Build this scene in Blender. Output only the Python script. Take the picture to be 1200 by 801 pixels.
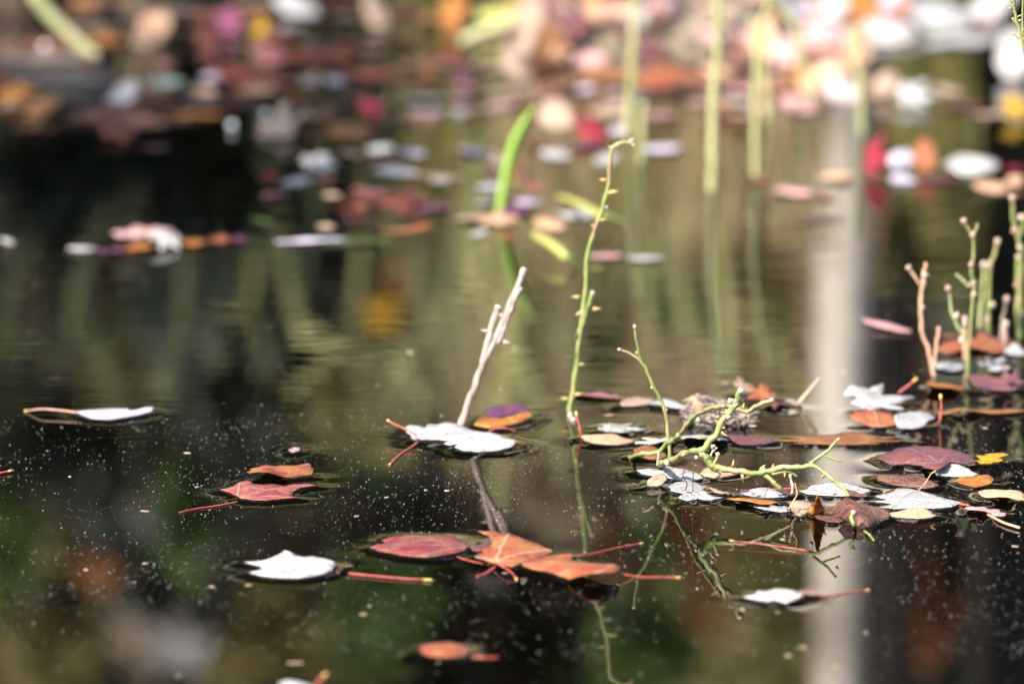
import bpy, math, random
import numpy as np
from mathutils import Vector, Matrix, noise, kdtree
from mathutils.geometry import delaunay_2d_cdt
R = math.radians
random.seed(7); rng = np.random.default_rng(7)
for o in list(bpy.data.objects): bpy.data.objects.remove(o)
S = bpy.context.scene
COL = S.collection

# ------------------------------------------------------------------ camera, sky, sun, exposure
H, PITCH, LENS = 0.99, R(10.0), 300.0
cam = bpy.data.cameras.new('camera'); camo = bpy.data.objects.new('camera', cam); COL.objects.link(camo)
camo.location = (0, 0, H); camo.rotation_euler = (R(90) - PITCH, 0, 0)
cam.lens = LENS; cam.sensor_width = 36.0; cam.clip_start = 0.05; cam.clip_end = 2000
cam.dof.use_dof = True; cam.dof.focus_distance = 5.17; cam.dof.aperture_fstop = 6.2
S.camera = camo
SUN_EL, SUN_AZ = R(43), R(-141)       # azimuth from +Y towards +X
W = bpy.data.worlds.new('World'); S.world = W; W.use_nodes = True
wn = W.node_tree.nodes; wl = W.node_tree.links
sky = wn.new('ShaderNodeTexSky'); sky.sky_type = 'NISHITA'; sky.sun_disc = False
sky.sun_elevation = SUN_EL; sky.sun_rotation = SUN_AZ
wl.new(sky.outputs[0], wn['Background'].inputs[0]); wn['Background'].inputs[1].default_value = 0.12
sl = bpy.data.lights.new('sun', 'SUN'); so = bpy.data.objects.new('sun', sl); COL.objects.link(so)
sl.energy = 5.0; sl.angle = R(0.5); sl.color = (1.0, 0.93, 0.83)
sd = Vector((math.sin(SUN_AZ) * math.cos(SUN_EL), math.cos(SUN_AZ) * math.cos(SUN_EL), math.sin(SUN_EL)))
so.rotation_euler = sd.to_track_quat('Z', 'Y').to_euler()
S.view_settings.view_transform = 'Standard'; S.view_settings.look = 'None'
S.view_settings.exposure = 1.55; S.view_settings.gamma = 1.0
S.render.engine = 'CYCLES'
cy = S.cycles
cy.use_denoising = True; cy.use_adaptive_sampling = True; cy.adaptive_threshold = 0.03
cy.max_bounces = 7; cy.diffuse_bounces = 2; cy.glossy_bounces = 3; cy.transparent_max_bounces = 10
cy.caustics_reflective = False; cy.caustics_refractive = False

# ------------------------------------------------------------------ photograph pixel (1200 x 801) <-> place
SP, CP = math.sin(PITCH), math.cos(PITCH)
def ray(px, py):
    x = (px - 600) * 36 / 1200 / LENS; y = (400.5 - py) * 36 / 1200 / LENS
    return Vector((x, CP + y * SP, -SP + y * CP))
def G(px, py, z=0.0):                 # point at height z seen at a pixel
    d = ray(px, py); t = (z - H) / d.z
    return Vector((0, 0, H)) + d * t
def V(px, py, Y):                     # point at distance Y seen at a pixel
    d = ray(px, py); return Vector((0, 0, H)) + d * (Y / d.y)
def F(px, py, foot):                  # point standing above the water where the pixel row 'foot' meets it
    return V(px, py, G(600, foot).y)
def M(px, py, D):                     # point at distance D seen mirrored in the water
    p = V(px, py, D); p.z = -p.z; return p
def mm(px_n, Y): return px_n * 1e-4 * math.hypot(Y, H)

# ------------------------------------------------------------------ materials
def mat(name):
    m = bpy.data.materials.new(name); m.use_nodes = True
    nt = m.node_tree; b = nt.nodes['Principled BSDF']
    return m, nt, nt.nodes, nt.links, b
def ramp(n, stops):
    r = n.new('ShaderNodeValToRGB'); e = r.color_ramp.elements
    while len(e) < len(stops): e.new(0.5)
    for i, (p, c) in enumerate(stops): e[i].position = p; e[i].color = (*c, 1)
    return r
def math_node(n, l, op, a, b=None, c=None):
    k = n.new('ShaderNodeMath'); k.operation = op
    for i, v in enumerate((a, b, c)):
        if v is None: continue
        if isinstance(v, (int, float)): k.inputs[i].default_value = v
        else: l.new(v, k.inputs[i])
    return k.outputs[0]
def surface(name, stops, scale=8, rough=0.6, bump=0.0, detail=6, stretch=(1, 1, 1), spec=0.5, bump_scale=None, trans=0.0):
    m, nt, n, l, b = mat(name)
    tc = n.new('ShaderNodeTexCoord'); oi = n.new('ShaderNodeObjectInfo')
    mp = n.new('ShaderNodeMapping'); mp.inputs['Scale'].default_value = stretch
    l.new(tc.outputs['Object'], mp.inputs[0])
    nz = n.new('ShaderNodeTexNoise'); nz.noise_dimensions = '4D'; nz.inputs['Scale'].default_value = scale; nz.inputs['Detail'].default_value = detail
    l.new(mp.outputs[0], nz.inputs['Vector']); l.new(math_node(n, l, 'MULTIPLY', oi.outputs['Random'], 37.0), nz.inputs['W'])
    r = ramp(n, stops); l.new(nz.outputs['Fac'], r.inputs[0]); l.new(r.outputs[0], b.inputs['Base Color'])
    b.inputs['Roughness'].default_value = rough; b.inputs['Specular IOR Level'].default_value = spec
    if bump:
        n2 = n.new('ShaderNodeTexNoise'); n2.inputs['Scale'].default_value = bump_scale or scale * 4; n2.inputs['Detail'].default_value = 5
        l.new(mp.outputs[0], n2.inputs['Vector'])
        bp = n.new('ShaderNodeBump'); bp.inputs['Distance'].default_value = bump
        l.new(n2.outputs['Fac'], bp.inputs['Height']); l.new(bp.outputs[0], b.inputs['Normal'])
    if trans:
        tr = n.new('ShaderNodeBsdfTranslucent'); l.new(r.outputs[0], tr.inputs[0])
        mx = n.new('ShaderNodeMixShader'); mx.inputs[0].default_value = trans
        l.new(b.outputs[0], mx.inputs[1]); l.new(tr.outputs[0], mx.inputs[2]); l.new(mx.outputs[0], n['Material Output'].inputs[0])
    return m
def leaf_mat(name, c1, c2, vein, spot=(0.10, 0.04, 0.03), spots=0.62, rough=0.42, trans=0.08):
    """two blending leaf colours, dark blemishes, a fan of pale veins from the stalk (UV origin) and a fine net between them"""
    m, nt, n, l, b = mat(name)
    uv = n.new('ShaderNodeUVMap'); oi = n.new('ShaderNodeObjectInfo')
    wob = n.new('ShaderNodeTexNoise'); wob.inputs['Scale'].default_value = 5
    l.new(uv.outputs[0], wob.inputs['Vector'])
    add = n.new('ShaderNodeVectorMath'); add.operation = 'MULTIPLY_ADD'
    l.new(wob.outputs['Color'], add.inputs[0]); add.inputs[1].default_value = (.05, .05, 0); l.new(uv.outputs[0], add.inputs[2])
    sep = n.new('ShaderNodeSeparateXYZ'); l.new(add.outputs[0], sep.inputs[0])
    u, v = math_node(n, l, 'SUBTRACT', sep.outputs[0], .025), math_node(n, l, 'SUBTRACT', sep.outputs[1], .025)
    best = None
    for a in (0, 42, -42, 84, -84):
        s, c = math.sin(R(a)), math.cos(R(a))
        d = math_node(n, l, 'ABSOLUTE', math_node(n, l, 'SUBTRACT', math_node(n, l, 'MULTIPLY', u, s), math_node(n, l, 'MULTIPLY', v, c)))
        f = math_node(n, l, 'ADD', math_node(n, l, 'MULTIPLY', u, c), math_node(n, l, 'MULTIPLY', v, s))
        back = math_node(n, l, 'MULTIPLY', math_node(n, l, 'LESS_THAN', f, -0.02), 9.0)
        d = math_node(n, l, 'ADD', d, back)
        best = d if best is None else math_node(n, l, 'MINIMUM', best, d)
    mr = n.new('ShaderNodeMapRange'); l.new(best, mr.inputs[0])
    mr.inputs[1].default_value = .004; mr.inputs[2].default_value = .022; mr.inputs[3].default_value = 1; mr.inputs[4].default_value = 0
    # blade colour
    nz = n.new('ShaderNodeTexNoise'); nz.noise_dimensions = '4D'; nz.inputs['Scale'].default_value = 3.2; nz.inputs['Detail'].default_value = 6; nz.inputs['Roughness'].default_value = .65
    W4 = math_node(n, l, 'MULTIPLY', oi.outputs['Random'], 53.0)
    l.new(uv.outputs[0], nz.inputs['Vector']); l.new(W4, nz.inputs['W'])
    r = ramp(n, [(.42, c1), (.58, c2)]); l.new(nz.outputs['Fac'], r.inputs[0])
    sp = n.new('ShaderNodeTexNoise'); sp.noise_dimensions = '4D'; sp.inputs['Scale'].default_value = 9; sp.inputs['Detail'].default_value = 8; sp.inputs['Roughness'].default_value = .75
    l.new(uv.outputs[0], sp.inputs['Vector']); l.new(W4, sp.inputs['W'])
    sr = n.new('ShaderNodeMapRange'); l.new(sp.outputs['Fac'], sr.inputs[0]); sr.inputs[1].default_value = spots - .05; sr.inputs[2].default_value = spots + .08; sr.inputs[4].default_value = .85
    mx1 = n.new('ShaderNodeMixRGB'); l.new(sr.outputs[0], mx1.inputs[0]); l.new(r.outputs[0], mx1.inputs[1]); mx1.inputs[2].default_value = (*spot, 1)
    fs = n.new('ShaderNodeTexNoise'); fs.inputs['Scale'].default_value = 34; fs.inputs['Detail'].default_value = 4; l.new(uv.outputs[0], fs.inputs['Vector'])
    fm = n.new('ShaderNodeMapRange'); l.new(fs.outputs['Fac'], fm.inputs[0]); fm.inputs[1].default_value = .35; fm.inputs[2].default_value = .68; fm.inputs[3].default_value = .55; fm.inputs[4].default_value = 1.3
    mk = n.new('ShaderNodeVectorMath'); mk.operation = 'SCALE'; l.new(mx1.outputs[0], mk.inputs[0]); l.new(fm.outputs[0], mk.inputs['Scale'])
    vo = n.new('ShaderNodeTexVoronoi'); vo.feature = 'DISTANCE_TO_EDGE'; vo.inputs['Scale'].default_value = 13
    l.new(add.outputs[0], vo.inputs['Vector'])
    vr = n.new('ShaderNodeMapRange'); l.new(vo.outputs['Distance'], vr.inputs[0]); vr.inputs[1].default_value = 0; vr.inputs[2].default_value = .07; vr.inputs[3].default_value = .18; vr.inputs[4].default_value = 0
    vn = math_node(n, l, 'MAXIMUM', math_node(n, l, 'MULTIPLY', mr.outputs[0], .6), vr.outputs[0])
    mx2 = n.new('ShaderNodeMixRGB'); l.new(vn, mx2.inputs[0]); l.new(mk.outputs[0], mx2.inputs[1]); mx2.inputs[2].default_value = (*vein, 1)
    hs = n.new('ShaderNodeHueSaturation'); l.new(mx2.outputs[0], hs.inputs['Color'])
    l.new(math_node(n, l, 'MULTIPLY_ADD', oi.outputs['Random'],   .25, .80 if name.split('_')[0] in ('pale', 'pink', 'peach', 'lilac', 'tan', 'grey', 'mint') else .43), hs.inputs['Value'])
    hs.inputs['Saturation'].default_value = 1.0
    l.new(hs.outputs[0], b.inputs['Base Color'])
    b.inputs['Roughness'].default_value = rough; b.inputs['Specular IOR Level'].default_value = .3
    bp = n.new('ShaderNodeBump'); bp.inputs['Distance'].default_value = .0013; bp.inputs['Strength'].default_value = 1.0
    l.new(math_node(n, l, 'ADD', vn, math_node(n, l, 'MULTIPLY', sp.outputs['Fac'], .8)), bp.inputs['Height']); l.new(bp.outputs[0], b.inputs['Normal'])
    tr = n.new('ShaderNodeBsdfTranslucent'); l.new(hs.outputs[0], tr.inputs[0])
    ms = n.new('ShaderNodeMixShader'); ms.inputs[0].default_value = trans
    l.new(b.outputs[0], ms.inputs[1]); l.new(tr.outputs[0], ms.inputs[2]); l.new(ms.outputs[0], n['Material Output'].inputs[0])
    return m
LM = {
 'white':  leaf_mat('pale_leaf_underside', (.57,.555,.54), (.385,.37,.355), (.31,.21,.18), (.20,.15,.12), .57),
 'lilac':  leaf_mat('lilac_leaf', (.62,.56,.66), (.50,.42,.52), (.66,.58,.62), (.25,.18,.25), .66),
 'grey':   leaf_mat('grey_leaf', (.42,.42,.42), (.30,.29,.29), (.45,.42,.40), (.15,.13,.12), .62),
 'mint':   leaf_mat('mint_leaf', (.55,.66,.58), (.34,.52,.36), (.6,.66,.6), (.3,.3,.2), .66),
 'red':    leaf_mat('red_leaf', (.44,.03,.07), (.58,.22,.13), (.72,.46,.34), (.13,.04,.12), .55),
 'crimson':leaf_mat('crimson_leaf', (.50,.02,.05), (.42,.02,.06), (.55,.1,.1), (.14,.02,.05), .62),
 'coral':  leaf_mat('coral_leaf', (.52,.085,.035), (.62,.24,.07), (.72,.46,.30), (.20,.04,.08), .55),
 'orange': leaf_mat('orange_leaf', (.66,.30,.05), (.52,.11,.03), (.66,.38,.1), (.20,.07,.03), .62),
 'amber':  leaf_mat('amber_leaf', (.50,.24,.07), (.40,.13,.06), (.55,.3,.1), (.16,.06,.04), .58),
 'yellow': leaf_mat('yellow_leaf', (.75,.45,.02), (.66,.34,.02), (.7,.5,.1), (.3,.12,.03), .68),
 'pink':   leaf_mat('pink_leaf', (.60,.28,.28), (.62,.40,.36), (.62,.36,.34), (.25,.1,.12), .64),
 'peach':  leaf_mat('peach_leaf', (.66,.40,.24), (.60,.33,.2), (.66,.45,.3), (.28,.14,.09), .64),
 'purple': leaf_mat('purple_leaf', (.14,.06,.15), (.26,.06,.14), (.3,.14,.2), (.05,.03,.05), .62),
 'mauve':  leaf_mat('mauve_leaf', (.20,.08,.12), (.38,.12,.10), (.4,.25,.28), (.12,.06,.08), .60),
 'magenta':leaf_mat('magenta_leaf', (.46,.10,.22), (.36,.12,.22), (.5,.2,.3), (.16,.04,.1), .66),
 'brown':  leaf_mat('brown_leaf', (.15,.055,.045), (.36,.16,.11), (.40,.25,.2), (.06,.03,.03), .56, .25),
 'maroon': leaf_mat('maroon_leaf', (.18,.03,.03), (.24,.05,.03), (.3,.1,.08), (.06,.02,.02), .58),
 'tan':    leaf_mat('tan_leaf', (.46,.33,.24), (.36,.24,.17), (.5,.38,.28), (.16,.1,.07), .60),
 'green':  leaf_mat('green_leaf', (.10,.22,.04), (.16,.26,.05), (.25,.34,.12), (.05,.08,.02), .66),
}
m_stalk = surface('red_leaf_stalk', [(.35, (.30,.03,.04)), (.65, (.46,.11,.07))], 300, .45)
m_tip   = surface('yellow_stalk_end', [(.4, (.52,.38,.10)), (.65, (.55,.28,.09))], 400, .5)
m_tanstalk = surface('tan_leaf_stalk', [(.4, (.52,.34,.22)), (.65, (.42,.22,.14))], 300, .5)
m_green = surface('green_stem', [(.30, (.08,.115,.03)), (.46, (.17,.20,.055)), (.57, (.24,.225,.085)), (.64, (.20,.105,.06)), (.72, (.12,.14,.04))], 120, .42, .0002, stretch=(1, 1, .35))
m_olive = surface('olive_stem', [(.35, (.24,.26,.10)), (.65, (.38,.36,.18))], 40, .5)
m_thorn = surface('thorn', [(.4, (.38,.34,.10)), (.65, (.34,.18,.10))], 300, .45)
m_scar  = surface('pale_bud_scar', [(.4, (.46,.36,.28)), (.65, (.26,.16,.12))], 300, .6)
m_stick = surface('weathered_stick', [(.35, (.13,.09,.07)), (.52, (.36,.28,.24)), (.66, (.22,.16,.13))], 150, .75, .0006, stretch=(1, 1, .15))
m_blade = surface('grass_blade', [(.35, (.22,.42,.06)), (.7, (.38,.50,.10))], 30, .4, stretch=(1, 1, .2), trans=.25)
m_blade2 = surface('yellowing_grass_blade', [(.35, (.38,.42,.10)), (.7, (.52,.48,.15))], 30, .4, stretch=(.2, 1, 1), trans=.25)
m_speck = surface('pale_pollen', [(.35, (.46,.47,.47)), (.65, (.28,.25,.21))], 60, .5)
m_chaff = surface('tan_chaff', [(.35, (.30,.20,.13)), (.65, (.46,.34,.24))], 40, .6)
m_log   = surface('weathered_log', [(.3, (.06,.045,.035)), (.55, (.15,.115,.09)), (.75, (.21,.165,.135))], 14, .8, .004, stretch=(.25, 1, 1))
m_palebark = surface('pale_bark', [(.34, (.26,.21,.17)), (.43, (.72,.63,.53)), (.6, (.86,.79,.69)), (.70, (.55,.47,.39))], 16, .75, .004, stretch=(.7, .7, .45))
m_tanbark = surface('tan_bark', [(.3, (.28,.24,.20)), (.7, (.42,.37,.31))], 8, .8, .004, stretch=(1, 1, .3))
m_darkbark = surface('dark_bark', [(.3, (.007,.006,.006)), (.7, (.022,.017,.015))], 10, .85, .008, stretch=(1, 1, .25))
m_clump = surface('debris_fibre', [(.3, (.07,.05,.045)), (.5, (.17,.125,.10)), (.68, (.34,.28,.25))], 140, .5, .001)
m_bead  = surface('wet_seed', [(.3, (.30,.27,.25)), (.7, (.10,.075,.06))], 60, .15)

m_drygrass = surface('dry_grass', [(.35, (.50,.38,.18)), (.65, (.72,.58,.33))], 3, .6, trans=.25)
m_olivegrass = surface('olive_grass', [(.35, (.24,.23,.06)), (.65, (.42,.36,.12))], 3, .6, trans=.25)
m_glint = surface('painted_glint', [(.35, (.72,.70,.64)), (.65, (.85,.84,.80))], 300, .9)  # bright white that stands in for out-of-focus glints
m_cane = surface('yellow_green_cane', [(.35, (.40,.42,.14)), (.65, (.58,.55,.24))], 40, .5)
def foliage(name, a, b, trans=.3):
    return surface(name, [(.35, a), (.65, b)], 3.0, .5, trans=trans)
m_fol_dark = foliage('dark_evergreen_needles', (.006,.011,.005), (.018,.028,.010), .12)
m_fol_green = foliage('green_foliage', (.09,.17,.04), (.16,.24,.06))
m_fol_olive = foliage('olive_foliage', (.24,.225,.075), (.38,.335,.13))
m_fol_sage = foliage('sage_foliage', (.20,.23,.17), (.33,.35,.27))
m_fol_rust = foliage('rust_foliage', (.20,.075,.03), (.30,.12,.045))
m_fol_tan = foliage('dry_tan_foliage', (.30,.235,.15), (.42,.34,.23))

# water: Fresnel mirror over a tinted clear body; faint wind ripples
mw, nt, n, l, b = mat('pond_water'); n.remove(b)
tc = n.new('ShaderNodeTexCoord'); sx = n.new('ShaderNodeSeparateXYZ'); l.new(tc.outputs['Object'], sx.inputs[0])
def ripple(scale, stretch, dist):
    mp = n.new('ShaderNodeMapping'); mp.inputs['Scale'].default_value = stretch; l.new(tc.outputs['Object'], mp.inputs[0])
    z = n.new('ShaderNodeTexNoise'); z.inputs['Scale'].default_value = scale; z.inputs['Detail'].default_value = 2.5
    l.new(mp.outputs[0], z.inputs['Vector'])
    return math_node(n, l, 'MULTIPLY', z.outputs['Fac'], dist)
patch = n.new('ShaderNodeTexNoise'); patch.inputs['Scale'].default_value = 3.1; patch.inputs['Detail'].default_value = 1; l.new(tc.outputs['Object'], patch.inputs['Vector'])
far = n.new('ShaderNodeMapRange'); far.inputs[1].default_value = 5.15; far.inputs[2].default_value = 5.75; far.inputs[3].default_value = .025; far.inputs[4].default_value = 1; l.new(sx.outputs[1], far.inputs[0])
pm = n.new('ShaderNodeMapRange'); pm.inputs[1].default_value = .40; pm.inputs[2].default_value = .62; pm.inputs[3].default_value = .25; pm.inputs[4].default_value = 1.1; l.new(patch.outputs['Fac'], pm.inputs[0])
hgt = math_node(n, l, 'ADD', ripple(26, (.30, 1, 1), 2.6e-4), ripple(80, (.16, 1, 1), 8.0e-5))
hgt = math_node(n, l, 'MULTIPLY', hgt, math_node(n, l, 'MULTIPLY', far.outputs[0], pm.outputs[0]))
bp = n.new('ShaderNodeBump'); bp.inputs['Distance'].default_value = 1.0; bp.inputs['Strength'].default_value = 1.0; l.new(hgt, bp.inputs['Height'])
fr = n.new('ShaderNodeFresnel'); fr.inputs[0].default_value = 1.333; l.new(bp.outputs[0], fr.inputs['Normal'])
gl = n.new('ShaderNodeBsdfGlossy'); gl.inputs['Roughness'].default_value = .004; l.new(bp.outputs[0], gl.inputs['Normal'])
tp = n.new('ShaderNodeBsdfTransparent'); tp.inputs[0].default_value = (.22, .20, .15, 1)
ms = n.new('ShaderNodeMixShader'); l.new(fr.outputs[0], ms.inputs[0]); l.new(tp.outputs[0], ms.inputs[1]); l.new(gl.outputs[0], ms.inputs[2]); l.new(ms.outputs[0], n['Material Output'].inputs[0])

# ground: leaf litter on the bank, dark silt under the water
mg, nt, n, l, b = mat('leaf_litter_ground')
tc = n.new('ShaderNodeTexCoord'); sx = n.new('ShaderNodeSeparateXYZ'); l.new(tc.outputs['Object'], sx.inputs[0])
nz = n.new('ShaderNodeTexNoise'); nz.inputs['Scale'].default_value = 2.2; nz.inputs['Detail'].default_value = 9; nz.inputs['Roughness'].default_value = .7; l.new(tc.outputs['Object'], nz.inputs['Vector'])
lit = ramp(n, [(.30, (.09,.06,.04)), (.43, (.28,.20,.12)), (.55, (.42,.32,.21)), (.70, (.50,.42,.31))]); l.new(nz.outputs['Fac'], lit.inputs[0])
silt = ramp(n, [(.35, (.004,.0035,.0025)), (.7, (.014,.011,.007))]); l.new(nz.outputs['Fac'], silt.inputs[0])
mr = n.new('ShaderNodeMapRange'); mr.inputs[1].default_value = -.02; mr.inputs[2].default_value = .06; l.new(sx.outputs[2], mr.inputs[0])
mx = n.new('ShaderNodeMixRGB'); l.new(mr.outputs[0], mx.inputs[0]); l.new(silt.outputs[0], mx.inputs[1]); l.new(lit.outputs[0], mx.inputs[2]); l.new(mx.outputs[0], b.inputs['Base Color'])
b.inputs['Roughness'].default_value = .85
bp = n.new('ShaderNodeBump'); bp.inputs['Distance'].default_value = .03; l.new(nz.outputs['Fac'], bp.inputs['Height']); l.new(bp.outputs[0], b.inputs['Normal'])

# ------------------------------------------------------------------ lie of the land: silt bed, low bank, wooded slope
def gz(x, y):
    if y > 4: r = y
    else: r = 7.0
    z = -.16
    w = min(1, max(0, (x + .03) / .05)) * min(1, max(0, (.27 - x) / .05)) if abs(x) < 2 else 0      # a low spit of litter on the sunny side
    if y >= 6.5: z = max(z + .20 * min(1, max(0, (y - 7.25) / .75)), -.16 + w * .185 * min(1, max(0, (y - 6.55) / .45)))
    if y >= 8.0: z = max(z, .04 + min(1.5, y - 8.0) * .10)
    if y > 9.5: z += (y - 9.5) * .40 if y < 40 else 12.2 + (y - 40) * .05
    if y < -9: z = -.16 + min(1.3, (-9 - y) * .3)
    if abs(x) > 28: z = max(z, -.16 + min(3, (abs(x) - 28) * .25))
    return z + (.05 * noise.noise(Vector((x, y, 0)) * .8) if y > 8 else 0)

# ------------------------------------------------------------------ mesh helpers
def link(name, me, m, parent=None, smooth=True):
    o = bpy.data.objects.new(name, me); COL.objects.link(o)
    if m: me.materials.append(m)
    if smooth: me.polygons.foreach_set('use_smooth', [True] * len(me.polygons))
    if parent:
        o.parent = parent; o.matrix_parent_inverse = Matrix.Translation(-parent.location)
    return o
def tag(o, label, cat, group=None, kind=None):
    if label: o['label'] = label
    if cat: o['category'] = cat
    if group: o['group'] = group
    if kind: o['kind'] = kind
    return o
def thing(name, loc, label, cat, group=None):
    o = bpy.data.objects.new(name, None); COL.objects.link(o); o.location = loc; o.empty_display_size = .01
    return tag(o, label, cat, group)
class MB:
    def __init__(s): s.v = []; s.f = []
    def add(s, v, f):
        k = len(s.v); s.v += [tuple(p) for p in v]; s.f += [tuple(i + k for i in q) for q in f]
    def tube(s, pts, rad, seg=8, caps=True):
        pts = [Vector(p) for p in pts]
        if not hasattr(rad, '__len__'): rad = [rad] * len(pts)
        v = []; f = []; ref = None
        for i, p in enumerate(pts):
            t = (pts[min(i + 1, len(pts) - 1)] - pts[max(i - 1, 0)]).normalized()
            if ref is None: ref = t.orthogonal().normalized()
            a = (ref - t * ref.dot(t)).normalized(); ref = a; c = t.cross(a)
            for k in range(seg):
                th = 2 * math.pi * k / seg
                v.append(p + (a * math.cos(th) + c * math.sin(th)) * rad[i])
        for i in range(len(pts) - 1):
            for k in range(seg):
                k2 = (k + 1) % seg
                f.append((i * seg + k, i * seg + k2, (i + 1) * seg + k2, (i + 1) * seg + k))
        if caps:
            f.append(tuple(range(seg))[::-1]); f.append(tuple((len(pts) - 1) * seg + k for k in range(seg)))
        s.add(v, f)
    def ball(s, c, r, sq=1.0, seg=8, rings=5, jit=0.0):
        v = [Vector((0, 0, -1))]; f = []
        for i in range(1, rings):
            a = -math.pi / 2 + math.pi * i / rings
            for k in range(seg):
                t = 2 * math.pi * k / seg; v.append(Vector((math.cos(a) * math.cos(t), math.cos(a) * math.sin(t), math.sin(a))))
        v.append(Vector((0, 0, 1)))
        for k in range(seg):
            f.append((0, 1 + (k + 1) % seg, 1 + k)); e = 1 + (rings - 2) * seg
            f.append((len(v) - 1, e + k, e + (k + 1) % seg))
            for i in range(rings - 2):
                q = 1 + i * seg; f.append((q + k, q + (k + 1) % seg, q + seg + (k + 1) % seg, q + seg + k))
        c = Vector(c)
        s.add([c + Vector((p.x * r, p.y * r, p.z * r * sq)) * (1 + jit * random.uniform(-1, 1)) for p in v], f)
    def build(s, name, m, parent=None, smooth=True):
        me = bpy.data.meshes.new(name); me.from_pydata(s.v, [], s.f); me.update()
        return link(name, me, m, parent, smooth)
def spline(pts, k=6):
    pts = [Vector(p) for p in pts]
    if len(pts) < 3: return [pts[0].lerp(pts[-1], i / k) for i in range(k + 1)]
    P = [pts[0] * 2 - pts[1]] + pts + [pts[-1] * 2 - pts[-2]]; out = []
    for i in range(1, len(P) - 2):
        a, b_, c, d = P[i - 1], P[i], P[i + 1], P[i + 2]
        for j in range(k):
            t = j / k
            out.append(.5 * ((2 * b_) + (c - a) * t + (2 * a - 5 * b_ + 4 * c - d) * t * t + (3 * b_ - a - 3 * c + d) * t ** 3))
    return out + [pts[-1]]

# ------------------------------------------------------------------ leaves
ZW = 0.0016                                     # how far a floating leaf rides above the still water
RIM = []                                        # leaf edges at the water, for the meniscus
def smooth_rim(b, it=1): return b
def leaf_blade(name, rim, ctrl, base, tip, m, parent=None, bumpy=.0012, cell=None, grid=11, wet=True):
    """rim: closed list of points of the leaf's edge in space; ctrl: inner points that shape its surface; base/tip: stalk end and point"""
    pts = []
    for i, p in enumerate(rim):
        q = rim[(i + 1) % len(rim)]; L = (q.xy - p.xy).length
        k = max(2, int(L / .004))
        for j in range(k):
            w = p.lerp(q, j / k)
            if j: w = w + Vector((random.uniform(-1, 1), random.uniform(-1, 1), 0)) * min(.0009, L * .06)
            pts.append(w)
    if wet:
        for w in pts:
            if w.z < .0030: RIM.append((w.x, w.y))
    bx = np.array([[p.x, p.y, p.z] for p in pts])
    lo, hi = bx[:, :2].min(0), bx[:, :2].max(0); size = max(hi - lo)
    st = size / grid
    ver = [Vector((p.x, p.y)) for p in pts]; nb = len(ver)
    from mathutils.geometry import intersect_point_tri_2d
    poly = bx[:, :2]
    def inside(x, y):
        c = False; j = nb - 1
        for i in range(nb):
            if (poly[i, 1] > y) != (poly[j, 1] > y) and x < (poly[j, 0] - poly[i, 0]) * (y - poly[i, 1]) / (poly[j, 1] - poly[i, 1]) + poly[i, 0]: c = not c
            j = i
        return c
    y = lo[1] + st * .5
    while y < hi[1]:
        x = lo[0] + st * .5
        while x < hi[0]:
            xx, yy = x + random.uniform(-.25, .25) * st, y + random.uniform(-.25, .25) * st
            if inside(xx, yy) and np.min(np.hypot(poly[:, 0] - xx, poly[:, 1] - yy)) > st * .28: ver.append(Vector((xx, yy)))
            x += st
        y += st
    ed = [(i, (i + 1) % nb) for i in range(nb)]
    v2, e2, f2, ov, oe, of = delaunay_2d_cdt(ver, ed, [list(range(nb))], 1, 1e-6)
    C = np.vstack([bx] + ([np.array([[c.x, c.y, c.z] for c in ctrl])] if ctrl else []))
    wt = np.ones(len(C)); wt[nb:] = 14
    sd_ = random.random() * 100; V3 = []
    for k, p in enumerate(v2):
        dd = (C[:, 0] - p.x) ** 2 + (C[:, 1] - p.y) ** 2 + 1e-9
        w = wt / dd ** 1.6; z = float((C[:, 2] * w).sum() / w.sum())
        edge = math.sqrt(float(np.min((poly[:, 0] - p.x) ** 2 + (poly[:, 1] - p.y) ** 2)))
        z += bumpy * min(1, edge / (size * .12)) * (.45 + .9 * noise.noise(Vector((p.x, p.y, sd_)) * (4.5 / size)) + .5 * noise.noise(Vector((p.x, p.y, sd_ + 9)) * (11 / size)))
        V3.append((p.x, p.y, z))
    me = bpy.data.meshes.new(name); me.from_pydata(V3, [], [tuple(q) for q in f2]); me.update()
    uvl = me.uv_layers.new(name='UVMap')
    b2, t2 = base.xy, tip.xy; ax = (t2 - b2); L = max(ax.length, 1e-4); ax = ax / L
    for lp in me.loops:
        p = Vector(V3[lp.vertex_index][:2]) - b2
        uvl.data[lp.index].uv = (p.dot(ax) / L, (ax.x * p.y - ax.y * p.x) / L)
    o = link(name, me, m, parent)
    md = o.modifiers.new('thickness', 'SOLIDIFY'); md.thickness = .00035; md.offset = 0
    return o
def stalk(parent, pts, r=.0007, m=None, tip=True, name='stalk'):
    b = MB(); q = spline(pts, 5); k = len(q)
    r = r * .52; b.tube(q, [r * (1.25 - .45 * i / k) for i in range(k)], 7)
    o = b.build(name, m or m_stalk, parent)
    if tip:
        e = MB(); d = (q[-1] - q[-2]).normalized()
        e.tube([q[-1] - d * .0018, q[-1] - d * .0006, q[-1] + d * .0009, q[-1] + d * .0014], [r * .95, r * 1.45, r * 1.5, r * .8], 7)
        t = e.build('stalk_tip', m_tip, o)
    return o
LG = 'fallen leaves floating on the pond'
ZS = [.4]
def g3(t, dz=0.0):
    return G(t[0], t[1], ZW + dz + (t[2] * .001 * ZS[0] if len(t) > 2 else 0))
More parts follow.
